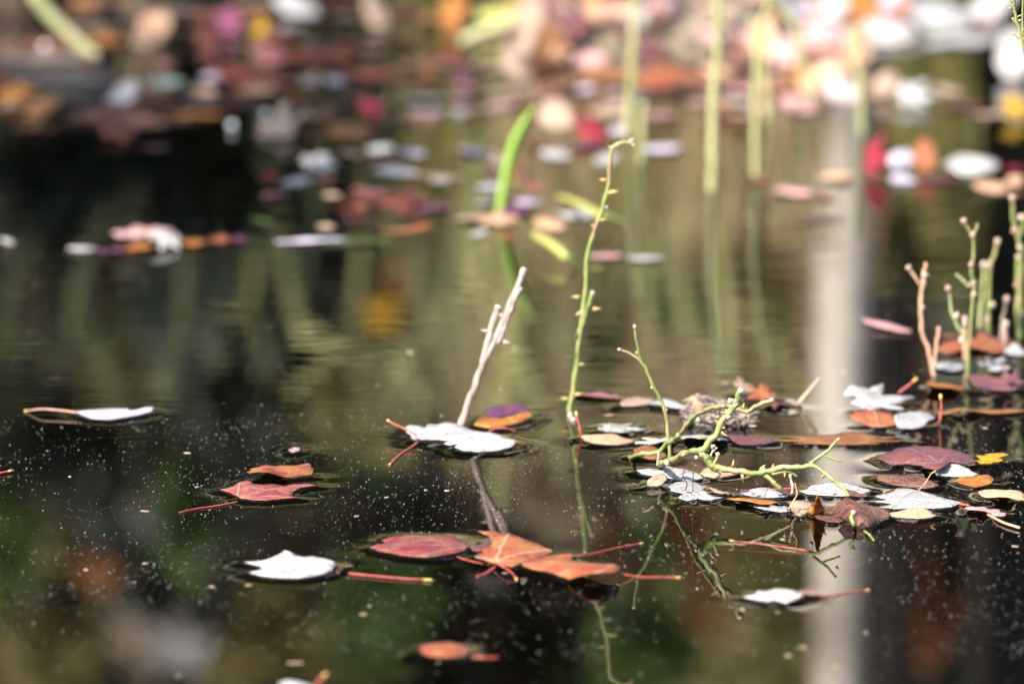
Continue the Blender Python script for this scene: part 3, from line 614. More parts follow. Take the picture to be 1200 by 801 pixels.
# ------------------------------------------------------------------ the crowded far leaves
for row in [
 (125,48,54,24,'maple','orange','dark orange leaf behind the upper weathered stick'),
 (177,43,46,30,'oval','peach','large peach leaf beside the dark orange leaf',8),
 (270,32,36,24,'maple','magenta','violet-pink leaf high in the shaded corner',10),
 (112,80,24,20,'maple','mauve','mauve-grey leaf lying at the end of the upper stick',2),
 (197,98,46,21,'oval','mint','mint-green leaf in the shaded debris'),
 (248,93,32,20,'oval','lilac','mauve-white leaf next to the mint-green leaf'),
 (236,110,40,13,'oval','peach','peach leaf beneath the mauve-white leaf'),
 (140,115,40,22,'oval','white','white leaf in front of the weathered sticks',3),
 (20,116,56,22,'maple','orange','glowing orange leaf at the edge, before the lower stick',8),
 (2,104,20,18,'oval','coral','coral leaf behind the glowing orange leaf',8),
 (8,128,40,12,'oval','peach','cream-peach leaf under the glowing orange leaf'),
 (137,157,46,21,'maple','coral','coral leaf alone on the dark shaded water',4),
 (178,176,42,13,'oval','mauve','dusky pink leaf nearer than the lone coral leaf'),
 (242,62,28,40,'maple','maroon','dark red leaf hanging upright in the shade',20),
 (277,122,46,13,'oval','maroon','red-brown leaf below the mauve-white leaf'),
 (14,26,44,22,'oval','brown','brown leaf behind the stick near the corner'),
 (306,40,20,22,'maple','yellow','ochre-yellow leaf beside the violet-pink leaf',8),
 (315,68,42,20,'oval','mauve','mauve leaf under the ochre-yellow leaf',3),
 (346,11,54,22,'oval','grey','greyish mauve leaf at the top of the shaded side',5),
 (378,66,54,15,'oval','brown','dim brown leaf behind the blue-white leaf'),
 (391,97,30,19,'oval','lilac','blue-white leaf in the shaded debris'),
 (363,98,28,16,'oval','grey','greenish grey leaf touching the blue-white leaf'),
 (434,62,42,15,'oval','tan','tan leaf among black gaps in the debris'),
 (484,80,48,15,'oval','mauve','mauve leaf beyond the rusty leaf'),
 (502,90,24,22,'maple','amber','rusty leaf beside the long mauve leaf',6),
 (442,20,34,30,'oval','tan','tan leaf standing in the dry heap',12),
 (472,28,44,26,'maple','amber','ochre leaf beside the standing tan leaf',10),
 (532,23,34,38,'maple','orange','burnt orange leaf standing up near the green blade tip',18),
 (500,118,64,14,'oval','grey','dull grey leaf above the lilac-white leaf'),
 (541,98,36,22,'oval','mauve','mauve-pink leaf above a pink leaf',4),
 (541,117,32,14,'oval','pink','pink leaf below the mauve-pink leaf'),
 (433,133,34,19,'maple','crimson','small vivid red leaf on dark water',3),
 (500,136,46,17,'oval','lilac','lilac-white leaf beside the vivid red leaf'),
 (540,136,24,17,'oval','grey','pale grey leaf touching the lilac-white leaf'),
 (585,82,46,18,'oval','tan','tan-pink leaf beside the dark gap'),
 (590,125,50,20,'oval','pink','brownish pink leaf behind the tip of the green blade'),
 (328,150,64,30,'maple','tan','big beige leaf half out of the dark water',8),
 (445,177,38,19,'oval','white','white leaf, first of a white row beyond the wide white leaf'),
 (483,181,38,16,'oval','lilac','pinkish white leaf in the white row'),
 (555,180,44,16,'oval','lilac','pale lilac leaf ending the white row by the blade'),
 (410,183,34,11,'oval','tan','sandy leaf beginning the white row'),
 # sunny side
 (640,8,66,20,'oval','pink','pale pink leaf at the top of the sunny heap',5),
 (690,8,30,24,'maple','red','red leaf beside the white leaf at the top',10),
 (722,11,40,26,'oval','white','white leaf at the top beside the red one',8),
 (702,25,42,16,'oval','orange','orange leaf below the red leaf at the top'),
 (700,48,32,24,'maple','orange','rusty orange leaf hanging below the long yellow blade',10),
 (668,40,34,16,'oval','brown','brown leaf behind the rusty orange leaf'),
 (643,38,28,18,'oval','mauve','mauve leaf above the black gap'),
 (616,56,44,24,'oval','tan','tan leaf at the edge of the black gap',6),
 (790,16,66,30,'maple','pink','broad dusty pink leaf behind the tallest stalks',10),
 (828,28,18,22,'maple','amber','amber leaf stuck to the tallest stalk',12),
 (708,92,64,18,'oval','amber','amber leaf above a pair of pale leaves',3),
 (788,95,86,20,'oval','coral','long salmon leaf between the two tallest stalks',3),
 (686,107,28,20,'oval','lilac','pale mauve leaf, one of a pair below the amber leaf'),
 (718,112,26,19,'oval','lilac','grey-lilac leaf, other of the pair below the amber leaf'),
 (605,82,34,22,'oval','tan','beige leaf beside the black gap',5),
 (612,122,44,16,'oval','amber','orange-brown leaf behind the green blade tip'),
 (652,142,40,30,'oval','tan','tan curled leaf nearer than the black gap',10),
 (692,155,44,26,'maple','crimson','raspberry-red leaf over a purple one',4),
 (690,173,46,12,'oval','purple','purple leaf beneath the raspberry-red leaf'),
 (630,172,40,15,'oval','amber','orange-brown leaf beside the raspberry leaf'),
 (650,183,44,20,'oval','white','white leaf before the raspberry-red leaf'),
 (710,188,36,22,'oval','white','white leaf against the top of the tall green stem'),
 (725,155,30,19,'oval','lilac','pale leaf at the foot of a blurred stalk behind the tall stem'),
 (775,176,56,18,'oval','lilac','lilac-white leaf on open water beyond the stem tip'),
 (860,122,46,20,'oval','white','white leaf between two blurred stalks'),
 (865,150,38,18,'maple','orange','rusty leaf below the white leaf between stalks'),
 (870,30,38,34,'oval','pink','mauve-pink leaf standing between stalks',16),
 (893,64,34,28,'oval','peach','peach leaf below the mauve-pink standing leaf',8),
 (975,13,40,26,'oval','white','white leaf at the top beside an orange one',10),
 (1012,15,44,24,'oval','orange','orange leaf between white and coral leaves at the top',8),
 (962,50,58,28,'maple','pink','rose-pink leaf leaning above the peach heap',10),
 (925,68,56,28,'maple','pink','whitish pink leaf in the middle of the peach heap',8),
 (930,93,30,15,'maple','yellow','yellow leaf in the peach heap'),
 (965,95,62,24,'oval','peach','pale orange leaf in the peach heap',4),
 (915,106,84,20,'oval','orange','wide orange leaf at the foot of the peach heap'),
 (1005,65,32,38,'oval','peach','cream-peach leaf standing behind the peach heap',16),
 (987,111,46,22,'oval','white','white leaf at the near edge of the peach heap',3),
 (1040,40,72,27,'oval','white','broad white leaf behind the cream-peach leaf',5),
 (1046,6,44,16,'oval','lilac','lilac leaf at the top over the broad white leaf',5),
 (1057,17,32,20,'maple','coral','coral leaf behind the broad white leaf',8),
 (1102,25,76,34,'oval','grey','large grey-white leaf in shade at the top',5),
 (1165,12,64,28,'oval','white','white leaf at the top over a red edge',6),
 (1150,28,64,9,'lance','red','thin red leaf beneath the white leaf at the top'),
 (1130,50,96,26,'oval','grey','large grey sunken leaf on black water'),
 (1076,112,58,46,'maple','white','large white leaf cupped upright beside black water'),
 (1036,105,34,25,'oval','tan','sandy leaf next to the large cupped white leaf',5),
 (1112,108,38,20,'oval','tan','beige leaf behind the large cupped white leaf'),
 (1190,78,44,36,'oval','white','white leaf standing at the edge over black water',16),
 (1190,131,36,25,'maple','yellow','pure yellow leaf at the edge of the view',5),
 (1163,136,46,14,'oval','tan','tan leaf beside the pure yellow leaf'),
 (1130,126,60,18,'oval','mauve','dim mauve leaf in black water near the yellow one'),
 (745,30,40,20,'oval','tan','straw-tan leaf under the long yellow blade',6),
 (760,72,50,14,'oval','mauve','brownish mauve leaf above the salmon leaf'),
 (820,60,40,16,'oval','brown','brown leaf beside the tallest stalk'),
 (950,130,70,12,'oval','brown','brown sunken leaf before the white leaf of the peach heap'),
]:
    leaf(row[0], row[1], row[2], row[3], row[4], row[5], row[6], *(row[7:8] if len(row) > 7 else ()))

# the crowd that the blur melts together: leaves nothing tells apart
for n_, x0, x1, y0, y1, pal, lab, grp in ((60, 590, 830, 0, 64, ('tan','brown','peach','amber','pink','mauve','white'), 'pale blurred leaf in the dense crowd along the far sunny shore', 'blurred leaves crowding the far sunny shore'),
 (110, 590, 1010, -6, 74, ('peach','white','pink','tan','tan','peach','lilac','pink','coral','brown','amber','tan'), 'pale blurred leaf in the dense crowd along the far sunny shore', 'blurred leaves crowding the far sunny shore'),
                                 (44, 630, 1000, 60, 150, ('tan','brown','peach','pink','mauve','amber'), 'blurred brownish leaf among the brighter leaves before the sunny shore', 'blurred brownish leaves before the sunny shore'),
                                 (84, -10, 600, 0, 165, ('brown','maroon','brown','brown','tan','amber','maroon'), 'dim blurred leaf in the shaded far debris', 'dim leaves in the shaded far debris'),
                                 (14, 400, 640, 190, 262, ('maroon','brown','mauve','tan'), 'dull leaf half sunk among the maroon heap and the green blade', 'dull leaves round the maroon heap')):
    for i in range(n_):
        y = y0 + (y1 - y0) * random.random(); x = random.uniform(x0, x1)
        o = leaf(x, y, random.uniform(28, 66) * (1.4 if grp.startswith('dim') else 1), random.uniform(8, 18), random.choice(('maple', 'maple', 'oval', 'oak')), random.choice(pal), lab, random.choice((0, 0, 0, 3)), None, False, False)
        o['group'] = grp

# ------------------------------------------------------------------ stems standing in the water
TH = [1.0]
def cane(root, name, pts, r0, r1, m, k=6, seg=9, nodes=0):
    q = spline(pts, k); n_ = len(q); b = MB()
    w_ = min(1, r0 * 60); ph = random.random() * 50
    q = [p + Vector((noise.noise(Vector((i * .45, ph, 0))), 0, noise.noise(Vector((i * .45, ph, 7))))) * r0 * .45 * (0 if i in (0, n_ - 1) else 1) for i, p in enumerate(q)]
    b.tube(q, [(r0 + (r1 - r0) * i / (n_ - 1)) * TH[0] * (1 + .16 * noise.noise(Vector((i * .9, ph, 3))) + (.20 if i % k == 0 else 0)) for i in range(n_)], seg)
    return b.build(name, m, root)
def thorn(root, p, d, L, r=.0011, m=None):
    p = Vector(p); d = Vector(d).normalized(); b = MB()
    b.tube([p - d * .001, p + d * L * .3, p + d * L * .7, p + d * L], [r * 1.3, r * .9, r * .55, r * .15], 6)
    return b.build('thorn', m or m_thorn, root)
def scar(root, p, r=.0016):
    b = MB(); b.ball(p, r * .72, 1.0, 7, 5, .3); return b.build('bud', m_scar, root)
def cut(root, a, b_, r):
    d = (Vector(b_) - Vector(a)).normalized(); b = MB(); b.tube([Vector(b_) - d * .001, Vector(b_) + d * .0012], [r * 1.12, r * .85], 9)
    return b.build('cut_end', m_scar, root)
def down(p, z=-.05, dx=0.0): p = Vector(p); return Vector((p.x + dx, p.y, -.006))

# forked grey stick
st = thing('forked_stick', G(541, 499), 'dry grey forked stick leaning out of the water behind a white leaf', 'stick')
f = 499; P = lambda x, y: F(x, y, f)
cane(st, 'main_stem', [down(P(532,512), -.06), P(541,496), P(558,448), P(572,415), P(590,375), P(605,340), P(613,318)], .0024, .0019, m_stick)
cane(st, 'branch', [P(565,430), P(566,424), P(573,395), P(580,372), P(584,360)], .0021, .0022, m_stick)
cane(st, 'branch', [P(584,402), P(590,385), P(598,362), P(607,342), P(611,339)], .0019, .0022, m_stick)
cut(st, P(605,340), P(614,316), .0021); cut(st, P(580,372), P(584,360), .0024)
for x, y, dx, dz in ((587,369,.8,-.2), (571,388,-.9,.2), (592,401,.9,-.1), (601,349,.6,.5)): thorn(st, P(x, y), (dx, -.2, dz), .0045, .0013, m_stick)

TH[0] = .88
# tall green stem with buds
st = thing('budding_plant', G(668, 485), 'tall slender green stem hooked over at its tip, with small yellow buds', 'plant')
P = lambda x, y: F(x, y, 485)
cane(st, 'stalk', [down(P(667,492)), P(668,478), P(674,440), P(679,400), P(684,360), P(687,320), P(689,297), P(700,262), P(710,230), P(715,200), P(716,180), P(721,170), P(728,167.5), P(738,167)], .0021, .0012, m_green, 5)
cane(st, 'side_shoot', [P(677,395), P(683,378), P(690,356), P(694,345)], .0018, .0016, m_green)
cut(st, P(690,356), P(694.5,343), .0017)
for x, y, s in ((677,348,-1), (681,366,1), (697,362,1), (670,419,-1), (678,427,1), (676,462,1), (664,467,-1), (699,265,-1), (713,226,1), (709,211,-1), (718,225,1), (703,258,1)): thorn(st, P(x, y), (s, -.2, .15), .0040, .0012)
for x, y in ((689,297), (711,243), (675,392), (677,368), (669,477), (715,172), (724,172), (739,164), (742,170)): scar(st, P(x, y), .0014)
for a, c in (((738,167),(742,163)), ((738,167),(744,170)), ((719,172),(724,178))): thorn(st, P(*a), P(*c) - P(*a), .004, .0010, m_scar)
for x, y in ((669,487), (672,492)): scar(st, G(x, y, .0004), .0030)

TH[0] = .72
# forked green shoot
st = thing('green_shoot', G(785, 547), 'thin green shoot forking into two tips above the cane cluster', 'plant')
P = lambda x, y: F(x, y, 547)
cane(st, 'stalk', [down(P(786,556)), P(785,540), P(782,505), P(779,480), P(772,464), P(764,450), P(758,435), P(752,424), P(748,412), P(745,395), P(744,384)], .0017, .0011, m_green, 5)
cane(st, 'side_shoot', [P(752,424), P(745,418), P(736,413), P(727,410)], .0013, .0011, m_green)
cut(st, P(736,413), P(726,409.5), .0011); cut(st, P(745,395), P(743.8,382.5), .0011)
for x, y in ((764,454), (781,480), (782,508), (746,413)): scar(st, P(x, y), .0014)

TH[0] = .64
# the thorny cane, arching out of the water and back to it
st = thing('thorny_cane', G(815, 590), 'thick lime-green thorny cane arching low over the floating leaves', 'plant')
P = lambda x, y, ft=590: F(x, y, ft)
cane(st, 'main_stem', [G(772,556,-.03), P(776,543,562), P(788,539,568), P(803,531,576), P(822,527,586)], .0028, .0030, m_green)
cane(st, 'low_stem', [G(738,536,.0), P(752,532,548), P(768,531,550), P(781,521,552), P(788,517,556), P(795,509,560)], .0020, .0022, m_green)
cane(st, 'arching_stem', [P(790,517,556), P(802,502,562), P(813,489,568), P(828,480,576), P(842,476.5,584), P(857,475,590)], .0023, .0022, m_green)
cane(st, 'upright_stem', [P(824,527), P(834,514), P(845,497), P(853,484), P(861,472), P(868,459)], .0032, .0028, m_green)
cane(st, 'branch', [P(856,477), P(866,479.5), P(876,482), P(886,476), P(903,469)], .0023, .0022, m_green)
cane(st, 'crown_node', [P(822,525), P(827,536), P(835,546), P(842,550)], .0036, .0034, m_green)
cane(st, 'drooping_stem', [P(836,546), P(848,549,592), P(870,552.5,594), P(893,553,594), P(915,549,595), P(935,546,596), P(950,544.5,596)], .0030, .0022, m_green)
cane(st, 'branch', [P(890,552,594), P(898,557,594), P(907,565,595), P(915,573,595)], .0022, .0021, m_green)
cane(st, 'branch', [P(905,556,595), P(914,553,595), P(925,552.5,595), P(934,558,595)], .0013, .0012, m_green)
cane(st, 'drooping_tip', [P(949,544,596), P(960,549,598), P(975,561,600), P(988,572,603), P(995,581,605)], .0019, .0014, m_green)
cane(st, 'branch', [P(949,545,596), P(958,537,596), P(969,529,596), P(981,516,596)], .0018, .0012, m_green)
cane(st, 'branch', [P(965,534,596), P(975,537,596), P(985,541,596)], .0012, .0010, m_green)
for a, c, r in (((861,472),(868.5,457.5),.0020), ((886,476),(904.5,468.5),.0016), ((907,565),(916,574),.0015), ((969,529),(981.8,515),.0009)): cut(st, P(*a), P(*c), r)
for x, y, dx, dz, L in ((826,513,-.9,.35,.007), (842,500,.9,-.1,.006), (843,497,-.6,.6,.006), (859,545,.1,1,.005), (870,557,.1,-1,.006), (893,548,.6,.7,.004), (902,552,.3,.8,.004), (855,485,-.9,.3,.008), (852,481,.9,.2,.006), (871,477,.2,1,.004), (877,484,.1,-1,.005), (845,506,.8,-.5,.006), (800,533,.2,1,.004), (965,557,.6,.6,.004), (842,490,-.8,.5,.007), (858,470,.9,.2,.004), (906,547,.1,1,.003), (920,553,-.1,-1,.004)):
    thorn(st, P(x, y), (dx, -.35, dz), L * .8, .0009)
for x, y, r in ((857,470,.0032), (861,474,.0035), (854,488,.0030), (893,551,.0026), (895,549,.0020), (951,543,.0022), (835,523,.0022), (841,556,.0026), (822,532,.0026), (818,492,.0022), (848,476,.0016), (801,532,.0018), (782,543,.0022)): scar(st, P(x, y), r)
cane(st, 'bud_stalk', [P(829,545), P(832,536), P(836,528), P(840,524)], .0009, .0013, m_scar)
cane(st, 'bud_stalk', [P(836,550), P(838,541), P(841,534)], .0012, .0016, m_green); scar(st, P(841,532), .0022)
cane(st, 'bud_stalk', [P(826,546), P(822,541), P(817,538)], .0009, .0011, m_darkbark); scar(st, P(816,536), .0018)
b = MB(); q = spline([P(926,555,595), P(927,562,595), P(929,570,595), P(928,578,595)], 4)
b.tube(q, [.0009 * (1 + .25 * math.sin(i * 1.1)) for i in range(len(q))], 6); b.build('dry_scrap', m_scar, st)
cane(st, 'dry_stalk', [P(753,513,556), P(760,515,556), P(766,519,556)], .0010, .0013, m_tanstalk)
cane(st, 'dry_stalk', [P(771,528,560), P(772,536,560), P(770,545,560)], .0014, .0012, m_scar)

# a thin dark stem tip, lime bud and reddish twig at the shell-folded leaf
st = thing('lime_sprout', G(1000, 618), 'tiny lime-green sprout beside the dark shell-folded leaf', 'plant')
cane(st, 'stalk', [G(1003,622,-.01), F(1001,616,622), F(998,607,622), F(1000,601,622)], .0014, .0022, m_green); cane(st, 'side_shoot', [G(1013,622,.001), G(1019,626,.002), G(1024,633,.001)], .0012, .0009, m_green)
scar(st, F(1000,600,622), .0018)
st = thing('thin_twig', G(932, 603), 'thin kinked pink-brown twig rising by the tan curled leaf piece', 'twig')
cane(st, 'stalk', [G(931,606,-.01), F(926,596,606), F(931,585,606), F(934,577,606), F(932,566,606)], .0007, .0005, m_tanstalk)
st = thing('red_stalk', G(500, 679), 'loose straight red leaf stalk with yellow end floating by itself', 'stalk')
b = MB(); q = spline([G(409,671.5,.001), G(440,674.5,.001), G(475,677.5,.001), G(497,678.5,.001)], 4); b.tube(q, [.00052 - .0002 * i / len(q) for i in range(len(q))], 7); b.build('shaft', m_stalk, st)
b = MB(); b.tube([G(495,678.4,.001), G(499,678.7,.001), G(505,679,.001), G(507,679.1,.001)], [.00035,.00055,.00055,.0003], 7); b.build('end', m_tip, st)
st = thing('red_stalk', G(8, 552), 'loose pinkish leaf stalk reaching in from the edge of dark water', 'stalk')
b = MB(); q = spline([G(-25,558,.001), G(-6,555,.001), G(10,552,.0015)], 4); b.tube(q, .0006, 7); b.build('shaft', m_stalk, st)
b = MB(); b.tube([G(9,552.2,.0015), G(12,551.4,.0015), G(16,550.8,.0015)], [.0006,.0009,.0005], 7); b.build('end', m_tip, st)
for pts, lab in (([(1071,446),(1064,452),(1053,460)], 'coral stalk with yellow end rising behind the big white leaf'), ([(1102.5,467),(1103,478),(1101,496)], 'short red stalk standing at the end of the pale grey leaf'),
                 ([(676,487),(679,500),(681,509)], 'short pinkish stalk standing at the tall green stem foot')):
    ft = pts[-1][1] + 3; q = spline([F(x, y, ft) for x, y in pts][::-1], 4)
    st = thing('red_stalk', (q[0].x, q[0].y, 0), lab, 'stalk'); b = MB(); b.tube(q, [.0008 - .0003 * i / len(q) for i in range(len(q))], 7); b.build('shaft', m_stalk, st)
    d = (q[-1] - q[-2]).normalized(); b = MB(); b.tube([q[-1] - d * .001, q[-1] + d * .001, q[-1] + d * .003], [.0007, .0011, .0006], 7); b.build('end', m_tip, st)
for pts, lab, r, m in (([(960,443),(948,458),(934,474)], 'slanting orange twig poking out of the debris clump', .0013, m_chaff),
                      ([(1157,602),(1176,612),(1195,618)], 'fine pinkish twig floating by the pinkish leaf', .0008, m_tanstalk), ([(880,635),(905,626),(930,614)], 'hair-thin pale twig on the water before the brown leaves', .0004, m_chaff),
                      ([(870,575),(900,573.5),(935,571.5)], 'straight red twig lying behind the narrow white leaf', .0007, m_stalk),
                      ([(1100,588),(1123,590),(1136,592)], 'red twig lying off the tip of the bright white maple leaf', .0007, m_stalk)):
    b = MB(); ft = pts[-1][1] + 2
    q = spline([(F(x, y, ft) if lab.startswith('slanting') else G(x, y, .0015)) for x, y in pts], 4); b.tube(q, r, 6); o = b.build('twig', m); tag(o, lab, 'twig')

TH[0] = .52
# pink dead twig and the green stubs beyond
P = lambda x, y: F(x, y, 440)
st = thing('dead_twig', G(1092, 440), 'pinkish dead twig with a pale tip and one side spur', 'twig')
cane(st, 'stalk', [down(P(1096,452)), P(1094,436), P(1088,410), P(1080,385), P(1080,350), P(1082,325), P(1085,308)], .0027, .0018, m_tanstalk)
cane(st, 'side_shoot', [P(1079,334), P(1072,324), P(1065,314)], .0012, .0018, m_tanstalk); cane(st, 'side_shoot', [P(1093,432), P(1097,410), P(1100,383)], .0020, .0019, m_tanstalk)
cut(st, P(1084,330), P(1084,322), .0024); scar(st, P(1065,314), .0028); scar(st, P(1082,332), .0026); scar(st, P(1081,360), .0024)
for lab, ft, parts, buds in (
  ('knobbly green stub forking at the top, nearest the pink twig', 442, [([(1134,450),(1134,430),(1136,400),(1139,365),(1142,335)], .0026, .0019, m_green), ([(1142,335),(1138,318),(1141,300),(1141,275)], .0020, .0016, m_green), ([(1141,278),(1134,267),(1129,259)], .0016, .0015, m_green), ([(1141,275),(1144,268),(1146,262)], .0012, .0011, m_olive), ([(1137,336),(1128,328),(1121,321)], .0016, .0014, m_olive), ([(1133,398),(1122,382),(1115,363),(1111,340)], .0019, .0013, m_olive)], [(1129,259),(1140,275),(1139,310),(1142,345),(1131,380),(1127,398),(1121,370),(1111,338),(1141,332)]),
  ('short green stub with a pinkish cut tip behind the forking one', 388, [([(1158,396),(1158,380),(1158,345),(1160,315),(1166,295),(1169,284)], .0032, .0022, m_green), ([(1148,385),(1150,360),(1151,330),(1153,312)], .0026, .0020, m_olive)], [(1169,283),(1159,310),(1163,357),(1157,374),(1153,310)]),
  ('thick straight green stub ringed with yellow at the edge', 396, [([(1193,404),(1193,390),(1193,355),(1194,325),(1194,304)], .0036, .0031, m_green)], [(1193,302),(1192,333),(1196,370),(1194,350)]),
  ('tall green stem at the edge behind the thick stub', 392, [([(1196,400),(1196,370),(1197,320),(1195,285),(1188,262),(1186,232)], .0030, .0020, m_green), ([(1194,276),(1200,262),(1204,250)], .0022, .0018, m_green)], [(1186,232),(1189,270),(1196,290),(1197,255)]),
  ('pale stub of twig standing among the green stubs', 400, [([(1173,408),(1174,385),(1177,365),(1180,350)], .0020, .0018, m_stick)], [(1180,350)]),
  ('lowest pale stub of twig before the yellow-ringed stub', 408, [([(1178,412),(1178,395),(1179,380)], .0024, .0026, m_stick)], [(1179,379)]),
  ('short peach stub of twig close to the forking green stub', 420, [([(1131,428),(1131,400),(1131,373)], .0020, .0026, m_tanstalk)], [(1131,374)])):
    x0 = parts[0][0][0]
    st = thing('stubby_plant', G(x0[0], ft), lab, 'plant')
    for i, (pp, r0, r1, m) in enumerate(parts):
        q = [F(x, y, ft) for x, y in pp]
        if i == 0: q[0] = down(q[0], -.04)
        cane(st, 'stalk' if i == 0 else 'side_shoot', q, r0, r1, m)
    for x, y in buds: scar(st, F(x, y, ft), .0030)
# thorny stem cutting the upper corner, close to the sharp zone
st = thing('thorny_plant', G(1236, 560), 'dark thorny green stem crossing the upper corner of the view', 'plant')
P = lambda x, y: F(x, y, 545)
cane(st, 'stalk', [down(P(1238,560)), P(1236,480), P(1226,300), P(1214,150), P(1200,55), P(1192,25), P(1187,-2), P(1184,-30)], .0026, .0013, m_green)
cane(st, 'side_shoot', [P(1203,62), P(1200,48), P(1193,44), P(1187,40)], .0012, .0011, m_green); cane(st, 'side_shoot', [P(1199,42), P(1194,32), P(1187,23)], .0012, .0012, m_green)
cane(st, 'side_shoot', [P(1200,50), P(1198,20), P(1199,-10)], .0012, .0010, m_green)
for x, y in ((1187,22), (1186,40), (1189,14), (1184,10), (1195,24)): scar(st, P(x, y), .0012)
for x, y, s in ((1189,8,-1), (1192,20,1), (1196,36,1), (1186,2,-1)): thorn(st, P(x, y), (s, -.2, .5), .005, .0004)

TH[0] = .9
# green blade of grass and the blurred stalks and blades beyond
def grass(name, pts, wd, m, label, cat, flat=(1, 0, 0), grp=None):
    q = spline(pts, 6); n_ = len(q); fl = Vector(flat); v = []; fc = []
    for i, p in enumerate(q):
        k = i / (n_ - 1); w = wd * min(1, 3 * (1 - k)) ** .7 * (.75 + .25 * min(1, k * 5))
        v += [p - fl * w, p + Vector((0, .0012 + w * .15, 0)), p + fl * w, p - Vector((0, .0008, 0))]
    for i in range(n_ - 1):
        for k in range(4): fc.append((i * 4 + k, i * 4 + (k + 1) % 4, i * 4 + 4 + (k + 1) % 4, i * 4 + 4 + k))
    fc += [(0, 1, 2, 3)[::-1], tuple(n_ * 4 - 4 + k for k in range(4))]
    b = MB(); b.add(v, fc); o = b.build(name, m); return tag(o, label, cat, grp)
P = lambda x, y: F(x, y, 248)
grass('marsh_grass', [down(P(588,250), -.04), P(588,244), P(592,215), P(599,182), P(609,155), P(620,135), P(630,121)], .0047, m_blade, 'bright green pointed grass blade standing alone with a yellowing tip', 'plant', (.93, .3, .1))
grass('marsh_grass', [G(652,231,.006), G(672,236,.02), G(700,249,.02), G(722,258,.012), G(738,264,.003)], .004, m_blade2, 'yellow-green blade bent flat across the water behind the tall stem', 'plant', (.1, .8, .55))
grass('marsh_grass', [G(622,274,.006), G(640,284,.012), G(660,296,.01), G(676,306,.003)], .006, m_blade2, 'short yellow-green blade lying below the white leaf by the bent blade', 'plant', (.1, .8, .55))
Dk = G(600, 40).y
grass('marsh_grass', [V(560,20,Dk), V(620,20,Dk), V(690,26,Dk), V(760,42,Dk), V(830,56,Dk), V(900,58,Dk), V(960,66,Dk)], .009, m_blade2, 'long yellow-green blade stretched level across the sunny heap', 'plant', (0, .3, .95))
for pts, ft, r, lab in (
  ([(734,165),(736,140),(741,90),(742,40),(748,-30)], 158, .0065, 'blurred green stalk standing beyond the tip of the tall stem'),
  ([(835,232),(835,180),(837,120),(841,50),(844,-40)], 222, .0070, 'tallest blurred green stalk, reaching down to clear water'),
  ([(885,212),(885,160),(884,110),(890,50),(905,-20)], 206, .0055, 'thin pale stalk next to the tallest blurred stalk'),
  ([(1011,162),(1009,130),(1008,95),(1006,60),(1004,30)], 156, .0050, 'blurred stalk standing behind the white leaf of the peach heap'),
  ([(955,70),(935,40),(915,8),(900,-20)], 120, .0060, 'slanting green stalk above the peach heap'),
  ([(750,200),(752,150),(754,120)], 190, .0050, 'short olive stalk behind the hooked stem tip'),
  ([(900,150),(897,100),(893,70),(880,20)], 140, .0050, 'leaning pale stalk beside the yellow leaf of the peach heap')):
    st = thing('marsh_stalk', G(pts[0][0], ft), lab, 'plant', 'blurred stalks in the far shallows')
    q = [F(x, y, ft) for x, y in pts]; q[0].z = min(q[0].z, -.02); cane(st, 'stalk', q, r * .55, r * .40, m_olive, 5)
Dk = G(600, 66).y
for pts, r, lab in (([(36,-10),(60,20),(80,40),(100,58),(112,66)], .0055, 'thick olive reed slanting down onto the upper stick'), ([(575,30),(600,27),(560,40),(540,52)], .005, 'dull green reed end beside the burnt orange leaf')):
    b = MB(); q = spline([V(x, y, Dk) for x, y in pts], 5); b.tube(q, r, 9); tag(b.build('reed', m_olive), lab, 'plant')

# ------------------------------------------------------------------ pond surface, with menisci drawn up at the leaf edges
def lines(parts):
    out = []
    for a, b_, s in parts: out += list(np.arange(a, b_ - s * .5, s))
    return np.array(out + [parts[-1][1]])
XL = lines([(-40, -4, 6), (-4, -.40, .6), (-.40, .40, .0016), (.40, 4, .6), (4, 40, 6)])
YL = lines([(-14, 4.4, 1.15), (4.4, 5.75, .0026), (5.75, 8.15, .04)])
kd = kdtree.KDTree(len(RIM))
for i, (x, y) in enumerate(RIM): kd.insert((x, y, 0), i)
kd.balance()
nx, ny = len(XL), len(YL); Z = np.zeros((ny, nx))
for j, y in enumerate(YL):
    if not 4.4 < y < 5.75: continue
    for i, x in enumerate(XL):
        if abs(x) < .40:
            d = kd.find((x, y, 0))[2]
            if d < .03: Z[j, i] = .0015 * math.exp(-d / .0045)
XX, YY = np.meshgrid(XL, YL)
vv = np.stack([XX.ravel(), YY.ravel(), Z.ravel()], 1)
idx = np.arange(nx * ny).reshape(ny, nx)
ff = np.stack([idx[:-1, :-1].ravel(), idx[:-1, 1:].ravel(), idx[1:, 1:].ravel(), idx[1:, :-1].ravel()], 1)
me = bpy.data.meshes.new('water'); me.from_pydata(vv.tolist(), [], ff.tolist()); me.update()
tag(link('water', me, mw), None, None, None, 'structure')

# ------------------------------------------------------------------ ground: silt bed, low bank, wooded slope
gx = lines([(-300, -30, 30), (-30, -6, 2), (-6, -1, .25), (-1, 1, .04), (1, 6, .25), (6, 30, 2), (30, 300, 30)]); gy = lines([(-300, -20, 28), (-20, 6.5, 1.2), (6.5, 9, .06), (9, 14, .15), (14, 40, 1), (40, 400, 30)])
gv = [(x, y, gz(x, y)) for y in gy for x in gx]; k = len(gx)
gf = [(j * k + i, j * k + i + 1, j * k + k + i + 1, j * k + k + i) for j in range(len(gy) - 1) for i in range(k - 1)]
me = bpy.data.meshes.new('ground'); me.from_pydata(gv, [], gf); me.update()
tag(link('ground', me, mg), None, None, None, 'structure')

